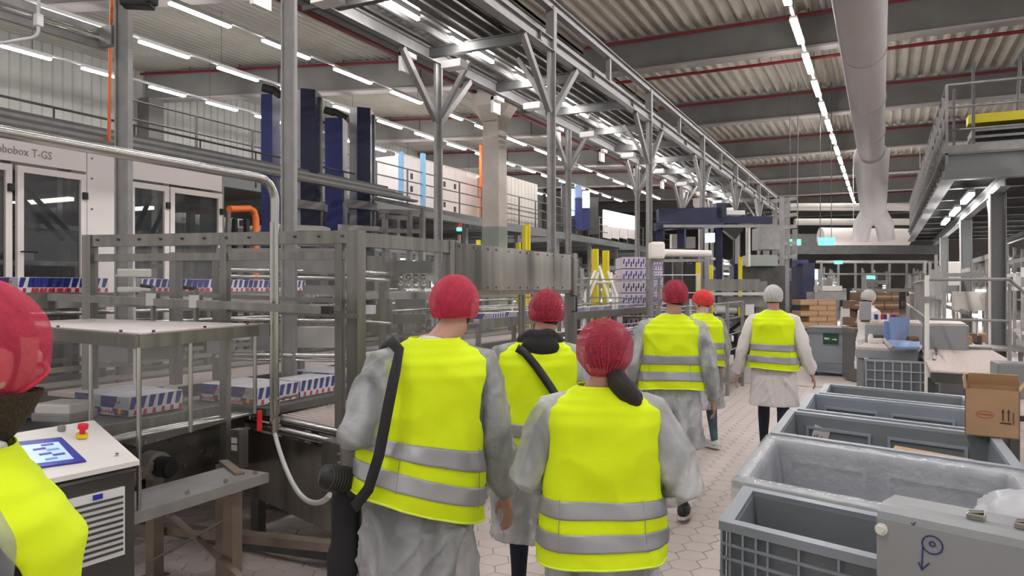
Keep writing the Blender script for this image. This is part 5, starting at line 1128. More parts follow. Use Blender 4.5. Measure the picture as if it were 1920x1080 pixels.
# ================================================================ PACKING DESK GROUP
dk_ = thing('packing_desk', 'grey packing desk with pinkish worktop beside the aisle', 'desk', PZ(1660, 740, 0))
D0, D1 = PZ(1606, 650, .95), PZ(1722, 656, .95); D2, D3 = D1 + V(.1, .95, 0), D0 + V(.1, .95, 0)
b = MB(); b.quad(D0, D1, D2, D3, .03); obj('worktop', b, 'belt', dk_)
b = MB(); b.quad(D0 - V(0, 0, .03), D1 - V(0, 0, .03), D1 - V(0, 0, .14), D0 - V(0, 0, .14), .03); obj('apron', b, 'greyplate', dk_)
for p in (D0 + V(.05, .04, 0), D1 + V(-.05, .04, 0), D2 + V(-.05, -.04, 0), D3 + V(.05, -.04, 0)): b = MB(); b.vpost(p.x, p.y, 0, .92, .08); obj('leg', b, 'greyplate', dk_)
b = MB(); b.quad(V(D0.x, D0.y + .1, .85), V(D0.x, D0.y + .9, .85), V(D0.x, D0.y + .9, .1), V(D0.x, D0.y + .1, .1), .02); obj('side_panel', b, 'greyplate', dk_)
rd = thing('raised_cabinet', 'grey raised cabinet with pale top behind the packing desk', 'cabinet', PZ(1700, 700, .0))
R0, R1 = P(1622, 605, 10.6), P(1812, 607, 10.0)
b = MB(); b.quad(R0, R1, R1 + V(0, 1.2, 0), R0 + V(0, 1.2, 0), .03); obj('top', b, 'belt', rd)
b = MB(); b.quad(R0 - V(0, 0, .03), R1 - V(0, 0, .03), Z(R1, .1), Z(R0, .1), .03); obj('front', b, 'greyplate', rd); b = MB(); b.quad(R1 - V(0, 0, .03), R1 + V(0, 1.2, -.03), Z(R1, .1) + V(0, 1.2, 0), Z(R1, .1), .03); obj('side', b, 'greyplate', rd)
b = MB(); b.quad(P(1636, 628, 10.5), P(1664, 628, 10.4), P(1664, 634, 10.4), P(1636, 634, 10.5), .05); obj('drawer_handle', b, 'dark', rd)
mn = thing('grey_monitor', 'back of a grey screen standing on the cabinet in front of the worker', 'monitor', P(1622, 602, 10.7))
b = MB(); c_ = P(1622, 583, 10.75); b.cbox(c_, .14, .10, .26, .3, .01); obj('housing', b, 'greyplate', mn); b = MB(); b.cbox(c_ - V(0, 0, .145), .1, .1, .03, .3, .005); obj('stand', b, 'dark', mn)
for k in range(7):
    p = P(1642 + k * 5.5, 594, 10.75); t = thing('small_pack', '%s small %s pack in the short row on the raised cabinet' % (ordn[k], ['blue', 'white', 'red'][k % 3] ), 'pack', p, 'small packs on the raised cabinet'); b = MB(); b.cbox(p, .035, .1, .075, .2, .004); obj('pack_body', b, ['caseblue', 'casewhite', 'casered'][k % 3], t)
tb = thing('blue_tub', 'upright pale blue plastic tub on the packing desk', 'tub', P(1685, 640, 9.9))
b = MB(); c_ = P(1686, 638, 9.9); b.tube([c_, c_ + V(0, 0, .30)], [.10, .13], 18, cap=False); b.disc(c_, V(0, 0, 1), .10, .02, 18); obj('wall', b, 'paleblue', tb)
b = MB(); b.cbox(P(1672, 622, 10.1), .2, .03, .3, .2, .02); obj('curved_shield', b, 'paleblue', label='pale blue curved backrest beside the tub', cat='seat')
b = MB(); b.cbox(P(1688, 641, 9.75), .24, .1, .04, .1, .01); obj('red_tray', b, 'redknob', label='flat red tray in front of the blue tub', cat='tray')
b = MB(); b.cbox(P(1712, 635, 9.8), .14, .1, .07, .3, .03); b.cbox(P(1704, 641, 9.7), .10, .08, .05, .8, .02); obj('glove_heap', remesh(b, .012, 3), 'card_dark', label='dark crumpled gloves on the packing desk', cat='gloves')
sc_ = thing('folding_scanner_tray', 'blue and grey slanted tray sticking out over the desk edge', 'tray', P(1700, 655, 9.3)); b = MB(); b.quad(P(1665, 641, 9.5), P(1724, 645, 9.5), P(1724, 655, 9.2), P(1676, 655, 9.2), .03); obj('plate', b, 'paleblue', sc_); b = MB(); b.quad(P(1656, 642, 9.4), P(1661, 639, 9.4), P(1678, 655, 9.15), P(1671, 660, 9.15), .05); obj('edge', b, 'galv', sc_)
for k, (px, py, w, h, m_, lab) in enumerate(((1632, 640, .07, .13, 'white', 'white bottle standing on the packing desk'), (1642, 643, .16, .07, 'white', 'white carton lying on the packing desk'), (1612, 643, .07, .06, 'glass', 'small clear cup near the desk corner'), (1650, 645, .14, .03, 'black', 'black hand tool lying on the packing desk'))):
    b = MB(); c_ = PZ(px, 645, .95) + V(0, .15, h / 2 + .0); b.cbox(c_, w, w * .8, h, .2, .01) if k != 0 and k != 2 else b.tube([c_ - V(0, 0, h / 2), c_ + V(0, 0, h * .2), c_ + V(0, 0, h / 2)], [w / 2, w / 2, w / 3.2], 12); obj(['bottle', 'carton', 'cup', 'hand_tool'][k], b, m_, label=lab, cat=['bottle', 'carton', 'cup', 'tool'][k])
# grey ribbed crate below the desk
ct = thing('ribbed_crate', 'dark grey ribbed crate standing under the packing desk edge', 'crate', PZ(1676, 742, 0)); C0 = V(D0.x + .12, D0.y - .35, 0); cw, cd_ = .80, .5
for (a, c2) in ((C0, C0 + V(cw, -.06, 0)), (C0 + V(0, cd_, 0), C0 + V(cw, cd_ - .06, 0)), (C0, C0 + V(0, cd_, 0)), (C0 + V(cw, -.06, 0), C0 + V(cw, cd_ - .06, 0))): b = MB(); b.quad(Z(a, .36), Z(c2, .36), Z(c2, .80), Z(a, .80), .02); obj('wall', b, 'bin', ct); b = MB(); b.bar(Z(a, .81), Z(c2, .81), .05, .025); obj('rim', b, 'binlight', ct)
b = MB(); b.quad(Z(C0, .37), Z(C0, .37) + V(cw, -.06, 0), Z(C0, .37) + V(cw, cd_ - .06, 0), Z(C0, .37) + V(0, cd_, 0), .02); obj('floor_panel', b, 'bin', ct)
for k in range(9): b = MB(); p = C0 + V(cw * k / 8, -.06 * k / 8 - .03, 0); b.vpost(p.x, p.y, .36, .80, .016, .03); obj('rib', b, 'binlight', ct)
for z in (.45, .57, .69): b = MB(); b.bar(Z(C0, z) - V(0, .03, 0), Z(C0, z) + V(cw, -.09, 0), .03, .014); obj('rib', b, 'binlight', ct)
for p in (C0 + V(.06, .06, 0), C0 + V(cw - .06, 0, 0), C0 + V(.06, cd_ - .06, 0), C0 + V(cw - .06, cd_ - .12, 0)): b = MB(); b.vpost(p.x, p.y, 0, .36, .05); obj('trolley_leg', b, 'galv_dark', ct)
# lidded container with green sign
lc = thing('lidded_container', 'large pale grey container with dark lid and green sign on wheels', 'container', PZ(1560, 706, 0)); dL = 13.9
a, c2 = PZ(1516, 698, .05), PZ(1603, 703, .05); a.z = c2.z = 0; e = (c2 - a).normalized(); nn = V(-e.y, e.x, 0); w = (c2 - a).length
q = lambda f, g, z: a + e * w * f + nn * g * .75 + V(0, 0, z)
b = MB(); vs = [q(.05, .05, .16), q(.95, .05, .16), q(.95, .95, .16), q(.05, .95, .16), q(0, 0, .84), q(1, 0, .84), q(1, 1, .84), q(0, 1, .84)]; b.add(vs, [(0, 1, 2, 3), (4, 5, 6, 7), (0, 1, 5, 4), (1, 2, 6, 5), (2, 3, 7, 6), (3, 0, 4, 7)]); obj('body', b, 'binlight', lc)
b = MB(); b.prism([q(-.06, -.06, .84), q(1.06, -.06, .84), q(1.06, 1.06, .84), q(-.06, 1.06, .84)], V(0, 0, .04)); b.prism([q(-.03, -.03, .88), q(1.03, -.03, .88), q(1.03, 1.03, .88), q(-.03, 1.03, .88)], V(0, 0, .07)); obj('lid', b, 'grey', lc)
b = MB(); b.quad(q(.32, -.01, .62), q(.65, -.01, .62), q(.65, -.01, .84), q(.32, -.01, .84), .008); sg = obj('green_sign', b, 'deepgreen', lc); b = MB(); b.quad(q(.35, -.02, .71), q(.46, -.02, .71), q(.46, -.02, .745), q(.35, -.02, .755), .004); b.quad(q(.49, -.02, .72), q(.54, -.02, .705), q(.62, -.02, .70), q(.61, -.02, .74), .004); obj('lettering', b, 'white', sg, kind='stuff')
b = MB(); b.quad(q(.12, .01, .26), q(.88, .01, .26), q(.92, 0, .58), q(.08, 0, .58), .012); obj('embossed_panel', b, 'binlight', lc)
for f in (.0, 1.0): b = MB(); b.quad(q(f - .05, -.03, .10), q(f + .05, -.03, .10), q(f + .05, -.03, .3), q(f - .05, -.03, .3), .05); obj('corner_guard', b, 'binlight', lc)
b = MB(); b.prism([q(-.02, -.02, .08), q(1.02, -.02, .08), q(1.02, 1, .08), q(-.02, 1, .08)], V(0, 0, .09)); obj('skid', b, 'bin2', lc)
for f in (.15, .85):
    for g in (.1, .9): b = MB(); b.disc(q(f, g, .045), e, .045, .04, 12); obj('wheel', b, 'black', lc)
# pallet stacks of cartons
def cartons(px0, px1, py0, py1, d, nx, nz, m, grp, lab, depth=.5):
    a, c2 = P(px0, py1, d), P(px1, py1, d); top = P(px0, py0, d).z; e = (c2 - a) / nx; hz = (top - a.z) / nz; eu = e.normalized(); nn = V(-eu.y, eu.x, 0)
    for j in range(nz):
        for i in range(nx):
            o_ = (i + (.5 if j % 2 and nx > 1 else 0)); w_ = 1 if not (j % 2 and nx > 1 and i == nx - 1) else .5
            if w_ == .5: pass
            c_ = a + e * (o_ + w_ / 2) + nn * depth / 2 + V(0, 0, hz * (j + .5)); t = thing('carton', '%s carton %s, row %s from the bottom' % (lab, ['at the left', 'in the middle', 'at the right', 'at the far right'][i if nx > 2 else i * 2], ordn[j]), 'carton', c_ - V(0, 0, hz / 2), grp)
            b = MB(); b.cbox(c_, e.length * w_ * .97, depth, hz * .96, math.atan2(eu.y, eu.x), .008); obj('carton_body', b, m, t); b = MB(); b.obox(c_ - nn * (depth / 2 + .001), eu * e.length * w_ * .95, nn * .003, V(0, 0, .035)); obj('tape', b, 'card_in' if m == 'card' else 'card', t)
cartons(1500, 1568, 562, 614, 16.5, 2, 5, 'card', 'cartons stacked behind the container', 'brown')
cartons(1602, 1686, 548, 612, 13.6, 3, 4, 'card_dark', 'dark cartons stacked behind the worker', 'dark brown')
for (lab, px0, px1, d) in (('wooden pallet under the brown carton stack', 1500, 1570, 16.5), ('wooden pallet under the dark carton stack', 1602, 1688, 13.6)):
    a, c2 = P(px0, 613, d), P(px1, 613, d); t = thing('pallet', lab, 'pallet', Z(a, 0)); eu = (c2 - a).normalized(); nn = V(-eu.y, eu.x, 0); w = (c2 - a).length
    for k in range(4): b = MB(); b.obox(Z(a, a.z - .02) + eu * w / 2 + nn * (.07 + k * .13), eu * w, nn * .10, V(0, 0, .03)); obj('deck_board', b, 'wood', t)
    for k in range(3): b = MB(); c_ = Z(a, a.z / 2) + eu * w * (.06 + .44 * k) + nn * .25; b.obox(c_, eu * .1, nn * .5, V(0, 0, a.z - .06)); obj('support_block', b, 'galv_dark', t)
# ================================================================ RAILINGS, ROLLER TABLE
def railing(name, label, pts, z0, ht, m='galv', posts=None, rails=(1.0, .5), r=.021, cat='railing', group=None):
    t = thing(name, label, cat, Z(Vector(pts[0]), z0), group)
    for f in rails: b = MB(); b.tube([Z(Vector(p), z0 + ht * f) for p in pts], r, 8); obj('rail', b, m, t)
    L = [Vector(p) for p in pts]
    for a, c2 in zip(L, L[1:]):
        n = posts or max(1, round((c2 - a).length / 1.0))
        for i in range(n + 1): p = a.lerp(c2, i / n); b = MB(); b.tube([Z(p, z0), Z(p, z0 + ht)], r, 8); obj('post', b, m, t)
    return t
h0 = PZ(1742, 735, .05); h1 = P(1722, 520, 11.5); h2 = P(1893, 520, 8.6)
hr = thing('tall_railing', 'bright tubular safety railing around the roller table', 'railing', Z(h0, 0))
p0 = P(1738, 516, 8.7); rt_ = 1.87
b = MB(); b.tube([Z(p0, 0), Z(p0, rt_)], .026, 10); obj('post', b, 'white', hr); b = MB(); b.tube([Z(p0, rt_ - .05), Z(h2, rt_ - .05), Z(h2, rt_ - .05) + V(.3, .2, -.3)], .02, 8); obj('rail', b, 'galv', hr); b = MB(); b.tube([Z(p0, 1.36), Z(h2, 1.34)], .016, 8); obj('rail', b, 'galv', hr)
b = MB(); b.tube([Z(h2, 0), Z(h2, rt_ - .1)], .02, 8); obj('post', b, 'galv', hr); b = MB(); b.tube([Z(p0, 1.62), Z(p0, 1.55)], .04, 10); obj('collar', b, 'galv', hr)
for k in range(7):
    q = P(1736 - k * 3.2, 540, 9.2 + k * .55); b = MB(); b.tube([Z(q, 0), Z(q, rt_ - .06)], .02, 8); obj('post', b, 'galv', hr)
for z in (rt_ - .06, 1.36, .9): b = MB(); b.tube([Z(p0, z), Z(P(1736 - 7 * 3.2, 540, 9.2 + 7 * .55), z)], .016, 8); obj('rail', b, 'galv', hr)
rtb = thing('roller_table', 'wide roller table with pinkish rollers and dark frame on the right', 'conveyor', PZ(1820, 700, 0)); ZR = .86
ra, rb_ = PZ(1746, 697, ZR), PZ(1886, 706, ZR); rcx = V(.0, 3.2, 0)
for k in range(44): b = MB(); f = k / 43; b.tube([ra + rcx * f, rb_ + rcx * f + V(.25, 0, 0)], .026, 8); obj('roller', b, 'belt', rtb)
b = MB(); b.bar(ra - V(.0, .05, .05), rb_ + V(.25, -.05, -.05), .04, .10); obj('front_rail', b, 'dark', rtb); b = MB(); b.bar(ra + rcx + V(0, .05, 0), rb_ + rcx + V(.25, .05, 0), .06, .12); obj('rear_rail', b, 'galv', rtb)
for f in (.0, .5, 1): b = MB(); q_ = ra.lerp(rb_, f); b.vpost(q_.x, q_.y, 0, .8, .06); obj('leg', b, 'dark', rtb)
b = MB(); b.bar(ra + V(0, 0, -.4), rb_ + V(.2, 0, -.4), .05, .05); obj('lower_rail', b, 'dark', rtb)
for f in (.35, .62): b = MB(); b.bar(ra.lerp(rb_, f * .4) + rcx * f + V(0, 0, .03), ra.lerp(rb_, f * .4) + rcx * (f + .33) + V(.05, 0, .03), .03, .02); obj('guide_strip', b, 'steel_dark', rtb)
for k, (px, py, w, h, dd, m_, lab) in enumerate(((1850, 700, .5, .34, 7.2, 'grey', 'grey control box at the right end of the roller table'), )):
    t = thing('control_box', lab, 'control box', P(px, py, dd)); b = MB(); b.cbox(P(1902, 712, 7.2), .35, .3, .34, .1, .02); obj('box_body', b, m_, t); b = MB(); c_ = P(1902, 712, 7.2); b.vpost(c_.x, c_.y, 0, c_.z - .15, .08); obj('pedestal', b, 'dark', t)
pk = thing('pack_stack', 'dark goods stacked on the table beyond the roller table', 'goods', P(1830, 640, 12)); b = MB()
for k in range(4): b = MB(); b.cbox(P(1815 + k * 9, 637 - (k % 2) * 4, 12), .09, .3, .14, 0, .008); obj('pack', b, ['card', 'card_dark', 'dark'][k % 3], pk)
b = MB(); c_ = P(1830, 650, 12); b.box(Z(c_, c_.z - .02) + V(.1, .2, 0), 1.4, 1, .04); b.vpost(c_.x - .3, c_.y, 0, c_.z - .03, .06); b.vpost(c_.x + .6, c_.y, 0, c_.z - .03, .06); obj('stand', b, 'galv', pk)
# ================================================================ RIGHT STEEL MEZZANINE
rm = thing('steel_mezzanine', 'grey steel mezzanine platform on columns at the upper right', 'mezzanine', V(3, 20, 3.86))
b = MB(); b.b2(.95, 13.9, 3.78, 9, 32, 3.86); obj('deck_plate', b, 'galv_dark', rm)
b = MB(); ibeam(b, (.9, 13.88, 3.66), (9, 13.88, 3.66), .42, .2, .025, .015); obj('front_beam', b, 'grey', rm); b = MB(); ibeam(b, (.95, 13.9, 3.66), (.95, 32, 3.66), .38, .2, .025, .015); obj('side_beam', b, 'grey', rm)
b = MB(); b.b2(.85, 13.77, 3.87, 9, 13.80, 3.99); obj('toe_board', b, 'galv', rm)
for k in range(9): b = MB(); y = 15.5 + 2 * k; ibeam(b, (.95, y, 3.62), (9, y, 3.62), .26, .14, .02, .012); obj('joist', b, 'galv_dark', rm)
for x in (1.72, 4.0): b = MB(); ibeam(b, (x, 13.9, 3.4), (x, 32, 3.4), .2, .14, .02, .012); obj('girt', b, 'grey', rm)
for y in (14.8, 20.1, 27): 
    for x in (1.72, 5.5): b = MB(); b.box((x, y, 1.65), .012, .22, 3.3, .0); 
    b = MB(); b.box((1.72, y, 1.65), .20, .015, 3.3); obj('column_web', b, 'grey', rm)
    for s_ in (-1, 1): b = MB(); b.box((1.72 + s_ * .11, y, 1.65), .016, .22, 3.3); obj('column_flange', b, 'cream' if s_ < 0 else 'galv', rm)
    b = MB(); b.bar((1.72, y + .1, 2.3), (1.72, y + 1.1, 3.3), .07, .07); obj('knee_brace', b, 'galv', rm)
for z, r in ((4.96, .024), (4.6, .018), (4.24, .018)):
    b = MB(); b.tube([(.92, 32, z), (.92, 13.8, z), (9, 13.8, z)], r, 8); obj('handrail', b, 'galv', rm)
for k in range(24): b = MB(); b.vpost(.92, 13.8 + .78 * k, 3.7, 4.96, .04); obj('rail_post', b, 'galv', rm)
for k in range(1, 7): b = MB(); b.vpost(.92 + k * 1.1, 13.8, 3.66, 4.96, .045); obj('rail_post', b, 'galv', rm)
for k in range(4):
    pass
mr = thing('upper_machine', 'dark machinery with rollers and a yellow beam on the right platform', 'machine', V(2.6, 16, 3.87))
for k in range(6): b = MB(); z = 3.98 + .12 * k; b.b2(1.5, 16.0, z, 3.0, 16.1, z + .045); obj('slat', b, 'galv', mr)
b = MB(); b.b2(1.4, 15.9, 4.72, 3.0, 16.3, 4.88); obj('yellow_beam', b, 'yellow', mr); b = MB(); b.b2(1.5, 16.2, 3.87, 3.0, 17.2, 4.7); obj('body', b, 'dark', mr); b = MB(); b.cbox((3.6, 15.4, 4.3), .8, .8, .8, .3, .08); b.tube([(3.0, 15, 4.0), (3.5, 15, 4.9), (4.3, 15.1, 5.2)], .09, 10); obj('drive', b, 'dark', mr)
for k in range(5): b = MB(); b.tube([(3.1 + .16 * k, 14.8, 3.87), (3.15 + .18 * k, 14.8, 4.6 + .1 * k)], .03, 8); obj('pipe', b, 'galv', mr)
for k, (x, zt, w) in enumerate(((1.45, 5.75, .05), (1.15, 5.3, .04))): b = MB(); b.vpost(x, 15.6, 3.87, zt, w); obj('pole', b, 'galv_dark', mr)
lg = thing('ladder_cage', 'dark tubular access cage rising above the right platform', 'ladder cage', V(3, 17, 3.87))
for x in (2.2, 2.55, 3.5, 4.2): b = MB(); b.tube([(x, 16.8, 3.87), (x + (.0 if x > 2.3 else .12), 16.8, 6.1)], .03, 8); obj('upright', b, 'galv_dark', lg)
for z in (6.1, 5.5, 5.0): b = MB(); b.tube([(2.3, 16.8, z), (5, 16.8, z)], .025, 8); obj('rail', b, 'galv_dark', lg)
b = MB(); b.tube([(2.35, 16.8, 6.1), (2.75, 16.8, 3.9)], .03, 8); obj('upright', b, 'galv_dark', lg)
# lamps below the platform
fm = None
for k in range(3):
    y = 14.9 + 2.6 * k
    if fm is None:
        fm = thing('strip_light', 'nearest strip light under the right steel platform', 'lamp', (1.36, y, 3.32), 'strip lights under the platform'); b = MB(); b.b2(1.31, y, 3.35, 1.41, y + 1.5, 3.4); obj('housing', b, 'lampbody', fm); b = MB(); b.b2(1.315, y + .01, 3.3, 1.405, y + 1.49, 3.35); obj('diffuser', b, 'lamp', fm)
    else: dup(fm, (1.36, y, 3.32), ['middle', 'farthest'][k - 1] + ' strip light under the right steel platform')
# ================================================================ MID AND FAR MACHINERY
def conveyor(label, x0, y0, x1, y1, z, w, leg=1.6, m='steel', belt='dark', name='conveyor'):
    a, b_ = V(x0, y0, z), V(x1, y1, z); e = (b_ - a).normalized(); n = V(-e.y, e.x, 0); L = (b_ - a).length
    t = thing(name, label, 'conveyor', Z(a, 0))
    b = MB(); b.bar(a, b_, w, .05); obj('bed', b, belt, t)
    for s in (-1, 1): b = MB(); b.bar(a + n * s * w / 2 + V(0, 0, .03), b_ + n * s * w / 2 + V(0, 0, .03), .025, .12); obj('side_rail', b, m, t); b = MB(); b.tube([a + n * s * w / 2 + V(0, 0, .2), b_ + n * s * w / 2 + V(0, 0, .2)], .012, 6); obj('guide_rod', b, 'steel_shiny', t)
    k = 0
    while k * leg <= L:
        for s in (-1, 1): p = a + e * k * leg + n * s * (w / 2 - .03); b = MB(); b.vpost(p.x, p.y, 0, z, .05); obj('leg', b, m, t)
        k += 1
    return t
def fence(label, a, b_, z1, pitch=1.2, m='galv', wires=6):
    a, b_ = Vector(a), Vector(b_); t = thing('guard_fence', label, 'fence', Z(a, 0)); L = (b_ - a).length; n = max(1, round(L / pitch))
    for i in range(n + 1): p = a.lerp(b_, i / n); b = MB(); b.vpost(p.x, p.y, 0, z1, .05); obj('post', b, m, t)
    for i in range(wires): z = .2 + (z1 - .22) * i / (wires - 1); b = MB(); b.tube([Z(a, z), Z(b_, z)], .012, 5); obj('wire', b, m, t)
    return t
cz = [conveyor('long accumulating conveyor just beyond the guard enclosure', -3.5, 8.2, -3.2, 15, .95, .5), conveyor('second raised conveyor beyond the enclosure, further left', -4.6, 8, -4.4, 18, 1.25, .4),
 conveyor('conveyor line along the mezzanine foot', -10.8, 8, -10.6, 30, 1.0, .6), conveyor('parallel conveyor line near the mezzanine foot', -9.3, 11, -9.1, 30, 1.5, .5),
      conveyor('conveyor passing behind the blue lift masts', -8.6, 12, -7.9, 22, 1.9, .5), conveyor('conveyor running under the gantry', -2.6, 14, -2.4, 22, .9, .6)]
i = 0
for (x, y0, n, z, dy, lab) in ((-3.33, 8.5, 8, .976, .62, 'on the accumulating conveyor'), (-4.4, 8.3, 10, 1.276, .7, 'on the second raised conveyor'), (-9.1, 12, 10, 1.526, .9, 'on the line near the mezzanine foot')):
    for k in range(n): dup(c0, (x + .0, y0 + dy * k, z), '%s drink case from the camera end %s' % (ordn[k].capitalize().lower(), lab), 'drink cases ' + lab)
fences = [('mesh fence along the walkway side of the far line', (-2.3, 8.4), (-2.2, 13.5), 1.5), ('mesh fence across the rear of the guarded line', (-7.4, 12.5), (-3.6, 13.2), 1.9), ('white mesh fence left of the can pallet', (-4.9, 14.6), (-3.3, 15.0), 2.0)]
for l, a, b_, z in fences: fence(l, (*a, 0), (*b_, 0), z, m='white' if 'white' in l else 'galv')
# yellow guard posts
for k, (px, y0, d, lab) in enumerate(((984, 424, 14.5, 'tall yellow post pair member by the column, left one'), (990, 420, 14.8, 'tall yellow post pair member by the column, right one'), (972, 455, 15.5, 'short yellow post beside the tall pair'), (897, 450, 17.5, 'short yellow post left of the concrete column'), (1116, 467, 14.5, 'yellow post left of the white trestles'), (1136, 470, 14.8, 'yellow post right of the white trestles'), (1309, 492, 15, 'slim yellow post behind the scarlet hair net'), (1333, 497, 15.5, 'slim yellow post right of the scarlet hair net'), (1388, 482, 17, 'yellow post beside the tall cabinet'))):
    p = P(px, y0, d); t = thing('yellow_post', lab, 'post', Z(p, 0)); b = MB(); b.vpost(p.x, p.y, 0.01, p.z, .11 if k in (4, 5) else .08); obj('shaft', b, 'yellow', t); b = MB(); b.vpost(p.x, p.y, 0, .015, .22); obj('foot_plate', b, 'yellow', t)
tr = thing('white_trestles', 'white leaning tubular trestles between the yellow posts', 'trestle', PZ(1130, 700, 0))
for (xa, ya, xb, yb) in ((1116, 508, 1098, 550), (1122, 512, 1104, 556), (1124, 500, 1140, 556), (1140, 510, 1156, 552), (1146, 512, 1150, 560), (1118, 530, 1146, 530)): b = MB(); b.tube([P(xa, ya, 14.2), P(xb, yb, 13.8), V(*P(xb, yb, 13.8).xy, .0) if xb != xa and yb > 549 else P(xb, yb, 13.8)], .028, 8); obj('tube', b, 'white', tr)
# palletized cans
def pallet_cans(label, px0, px1, py0, py1, d, loc_d):
    a, c2 = P(px0, py1, d), P(px1, py1, d); top = P(px0, py0, d).z; e = (c2 - a).normalized(); n = V(-e.y, e.x, 0); w = (c2 - a).length
    t = thing('can_pallet', label, 'pallet load', Z(a, 0)); nz = 9; hz = (top - .15) / nz
    for j in range(nz):
        b = MB(); b.obox(Z(a, .15 + hz * (j + .5)) + e * w / 2 + n * .5, e * w, n * 1.0, V(0, 0, hz * .93)); ly = obj('tray_layer', b, 'lilac', t)
        b = MB()
        for k in range(10): u = (k + .3) / 10 * w; z = .15 + hz * (j + .25); s = (k * 7 + j * 3) % 3
            
        for k in range(10):
            u = (k + .2) / 10 * w; z = .15 + hz * (j + (.15 if (k + j) % 2 else .4)); b.add([Z(a, z) + e * u - n * .003, Z(a, z) + e * (u + w * .055) - n * .003, Z(a, z + hz * .42) + e * (u + w * .075) - n * .003, Z(a, z + hz * .42) + e * (u + w * .03) - n * .003], [(0, 1, 2, 3)])
        obj('can_print', b, 'caseblue' if j % 3 else 'navy', ly, kind='stuff')
    b = MB(); b.obox(Z(a, .075) + e * w / 2 + n * .5, e * w, n, V(0, 0, .15)); obj('pallet_base', b, 'wood', t)
pallet_cans('tall lilac wrapped pallet of drink cans left of the grey post', 1167, 1213, 481, 556, 15, 0)
pallet_cans('lilac wrapped pallet of drink cans right of the grey post', 1219, 1243, 486, 556, 15.6, 0)
# blue palletising gantry
gt = thing('robot_gantry', 'navy blue steel palletising gantry spanning the far line', 'gantry', PZ(1330, 640, 0))
def gb(nm, x0, y0, x1, y1, d, w, h, m='navy', d2=None): b = MB(); b.bar(P(x0, y0, d), P(x1, y1, d2 or d), w, h, V(0, 0, 1) if abs(y0 - y1) < abs(x0 - x1) else V(0, 1, 0)); obj(nm, b, m, gt)
gb('top_beam', 1233, 405, 1350, 402, 17, .3, .30); gb('top_beam', 1228, 425, 1345, 420, 16.5, .3, .16); gb('top_beam', 1350, 413, 1445, 413, 17, .25, .16); gb('head_block', 1340, 396, 1358, 396, 17, .3, .35)
for px, d, yb in ((1238, 16.6, 465), (1278, 16.8, 466), (1348, 17, 640), (1382, 17.5, 600)): p = P(px, 425, d); b = MB(); b.vpost(p.x, p.y, 0 if yb > 500 else 2.6, p.z, .16 if px < 1300 else .13); obj('mast', b, 'navy', gt)
gb('cross_tie', 1244, 424, 1460, 424, 16.2, .05, .06, 'galv'); gb('arm', 1360, 420, 1384, 440, 17, .2, .3, 'black')
for (x0, x1, y0, y1, m_) in ((1256, 1272, 440, 466, 'offwhite'), (1322, 1336, 438, 455, 'blue_emit'), (1286, 1300, 445, 466, 'galv'), (1358, 1392, 396, 404, 'lampbody'), (1398, 1402, 425, 500, 'white'), (1378, 1382, 428, 495, 'galv'), (1242, 1256, 490, 540, 'black'), (1262, 1275, 490, 530, 'dark'), (1280, 1300, 495, 560, 'black')):
    b = MB(); b.quad(P(x0, y0, 17.2), P(x1, y0, 17.2), P(x1, y1, 17.2), P(x0, y1, 17.2), .2); obj('module', b, m_, gt)
wr = thing('wrap_roll_carrier', 'cream roll carrier with a long cream cylinder at head height', 'roll carrier', P(1230, 486, 13))
b = MB(); b.cbox(P(1231, 470, 13), .25, .3, .30, YAW, .05); obj('housing', b, 'cream', wr); b = MB(); b.tube([P(1244, 474, 13.1), P(1332, 476, 13.3)], .065, 16); obj('cylinder', b, 'cream', wr); b = MB(); b.bar(P(1219, 489, 13), P(1330, 488, 13.2), .06, .05); obj('beam', b, 'galv', wr)
for px in (1222, 1326): p = P(px, 488, 13.1); b = MB(); b.vpost(p.x, p.y, 0, p.z, .06); obj('post', b, 'galv', wr)
# stainless machine ahead
sm = thing('sheet_feeder', 'stainless sheet feeder machine with a white roll at the aisle end', 'machine', PZ(1380, 650, 0))
for (nm, x0, x1, y0, y1, d, m_, th) in (('hood', 1318, 1408, 524, 545, 14, 'steel', .5), ('rail', 1316, 1420, 548, 553, 13.8, 'offwhite', .6), ('body', 1345, 1420, 556, 574, 14, 'galv', .6), ('end_box', 1400, 1422, 528, 590, 14.3, 'grey', .5), ('base_plate', 1325, 1395, 592, 600, 13.9, 'steel_dark', .7), ('side_box', 1388, 1404, 570, 590, 13.6, 'white', .3), ('cabinet', 1410, 1446, 430, 470, 18, 'galv', .6), ('cabinet', 1392, 1442, 480, 500, 18, 'concrete_green', .6), ('dark_body', 1368, 1450, 500, 600, 18.4, 'dark', .8)):
    b = MB(); b.quad(P(x0, y0, d), P(x1, y0, d), P(x1, y1, d), P(x0, y1, d), th); obj(nm, b, m_, sm)
b = MB(); b.tube([P(1342, 580, 13.5), P(1380, 581, 13.5)], .09, 18); obj('white_roll', b, 'white', sm)
for (xa, ya, xb, yb) in ((1330, 600, 1400, 640), (1395, 600, 1340, 642), (1345, 620, 1412, 628), (1350, 600, 1350, 650), (1400, 598, 1404, 650), (1330, 640, 1410, 652)): b = MB(); b.bar(P(xa, ya, 13.8), P(xb, yb, 13.6), .06, .05, V(0, 1, 0)); obj('linkage', b, 'dark', sm)
b = MB(); b.quad(P(1330, 640, 14), P(1414, 640, 14), P(1414, 658, 14), P(1330, 658, 14), .8); obj('plinth', b, 'black', sm)
for (px, py, m_) in ((1403, 495, 'green_emit'), (1427, 495, 'white_emit'), (1446, 518, 'yellow'), (1455, 524, 'casered')): b = MB(); b.sphere(P(px, py, 17.9), .06, 8, 6); obj('indicator', b, m_, sm)
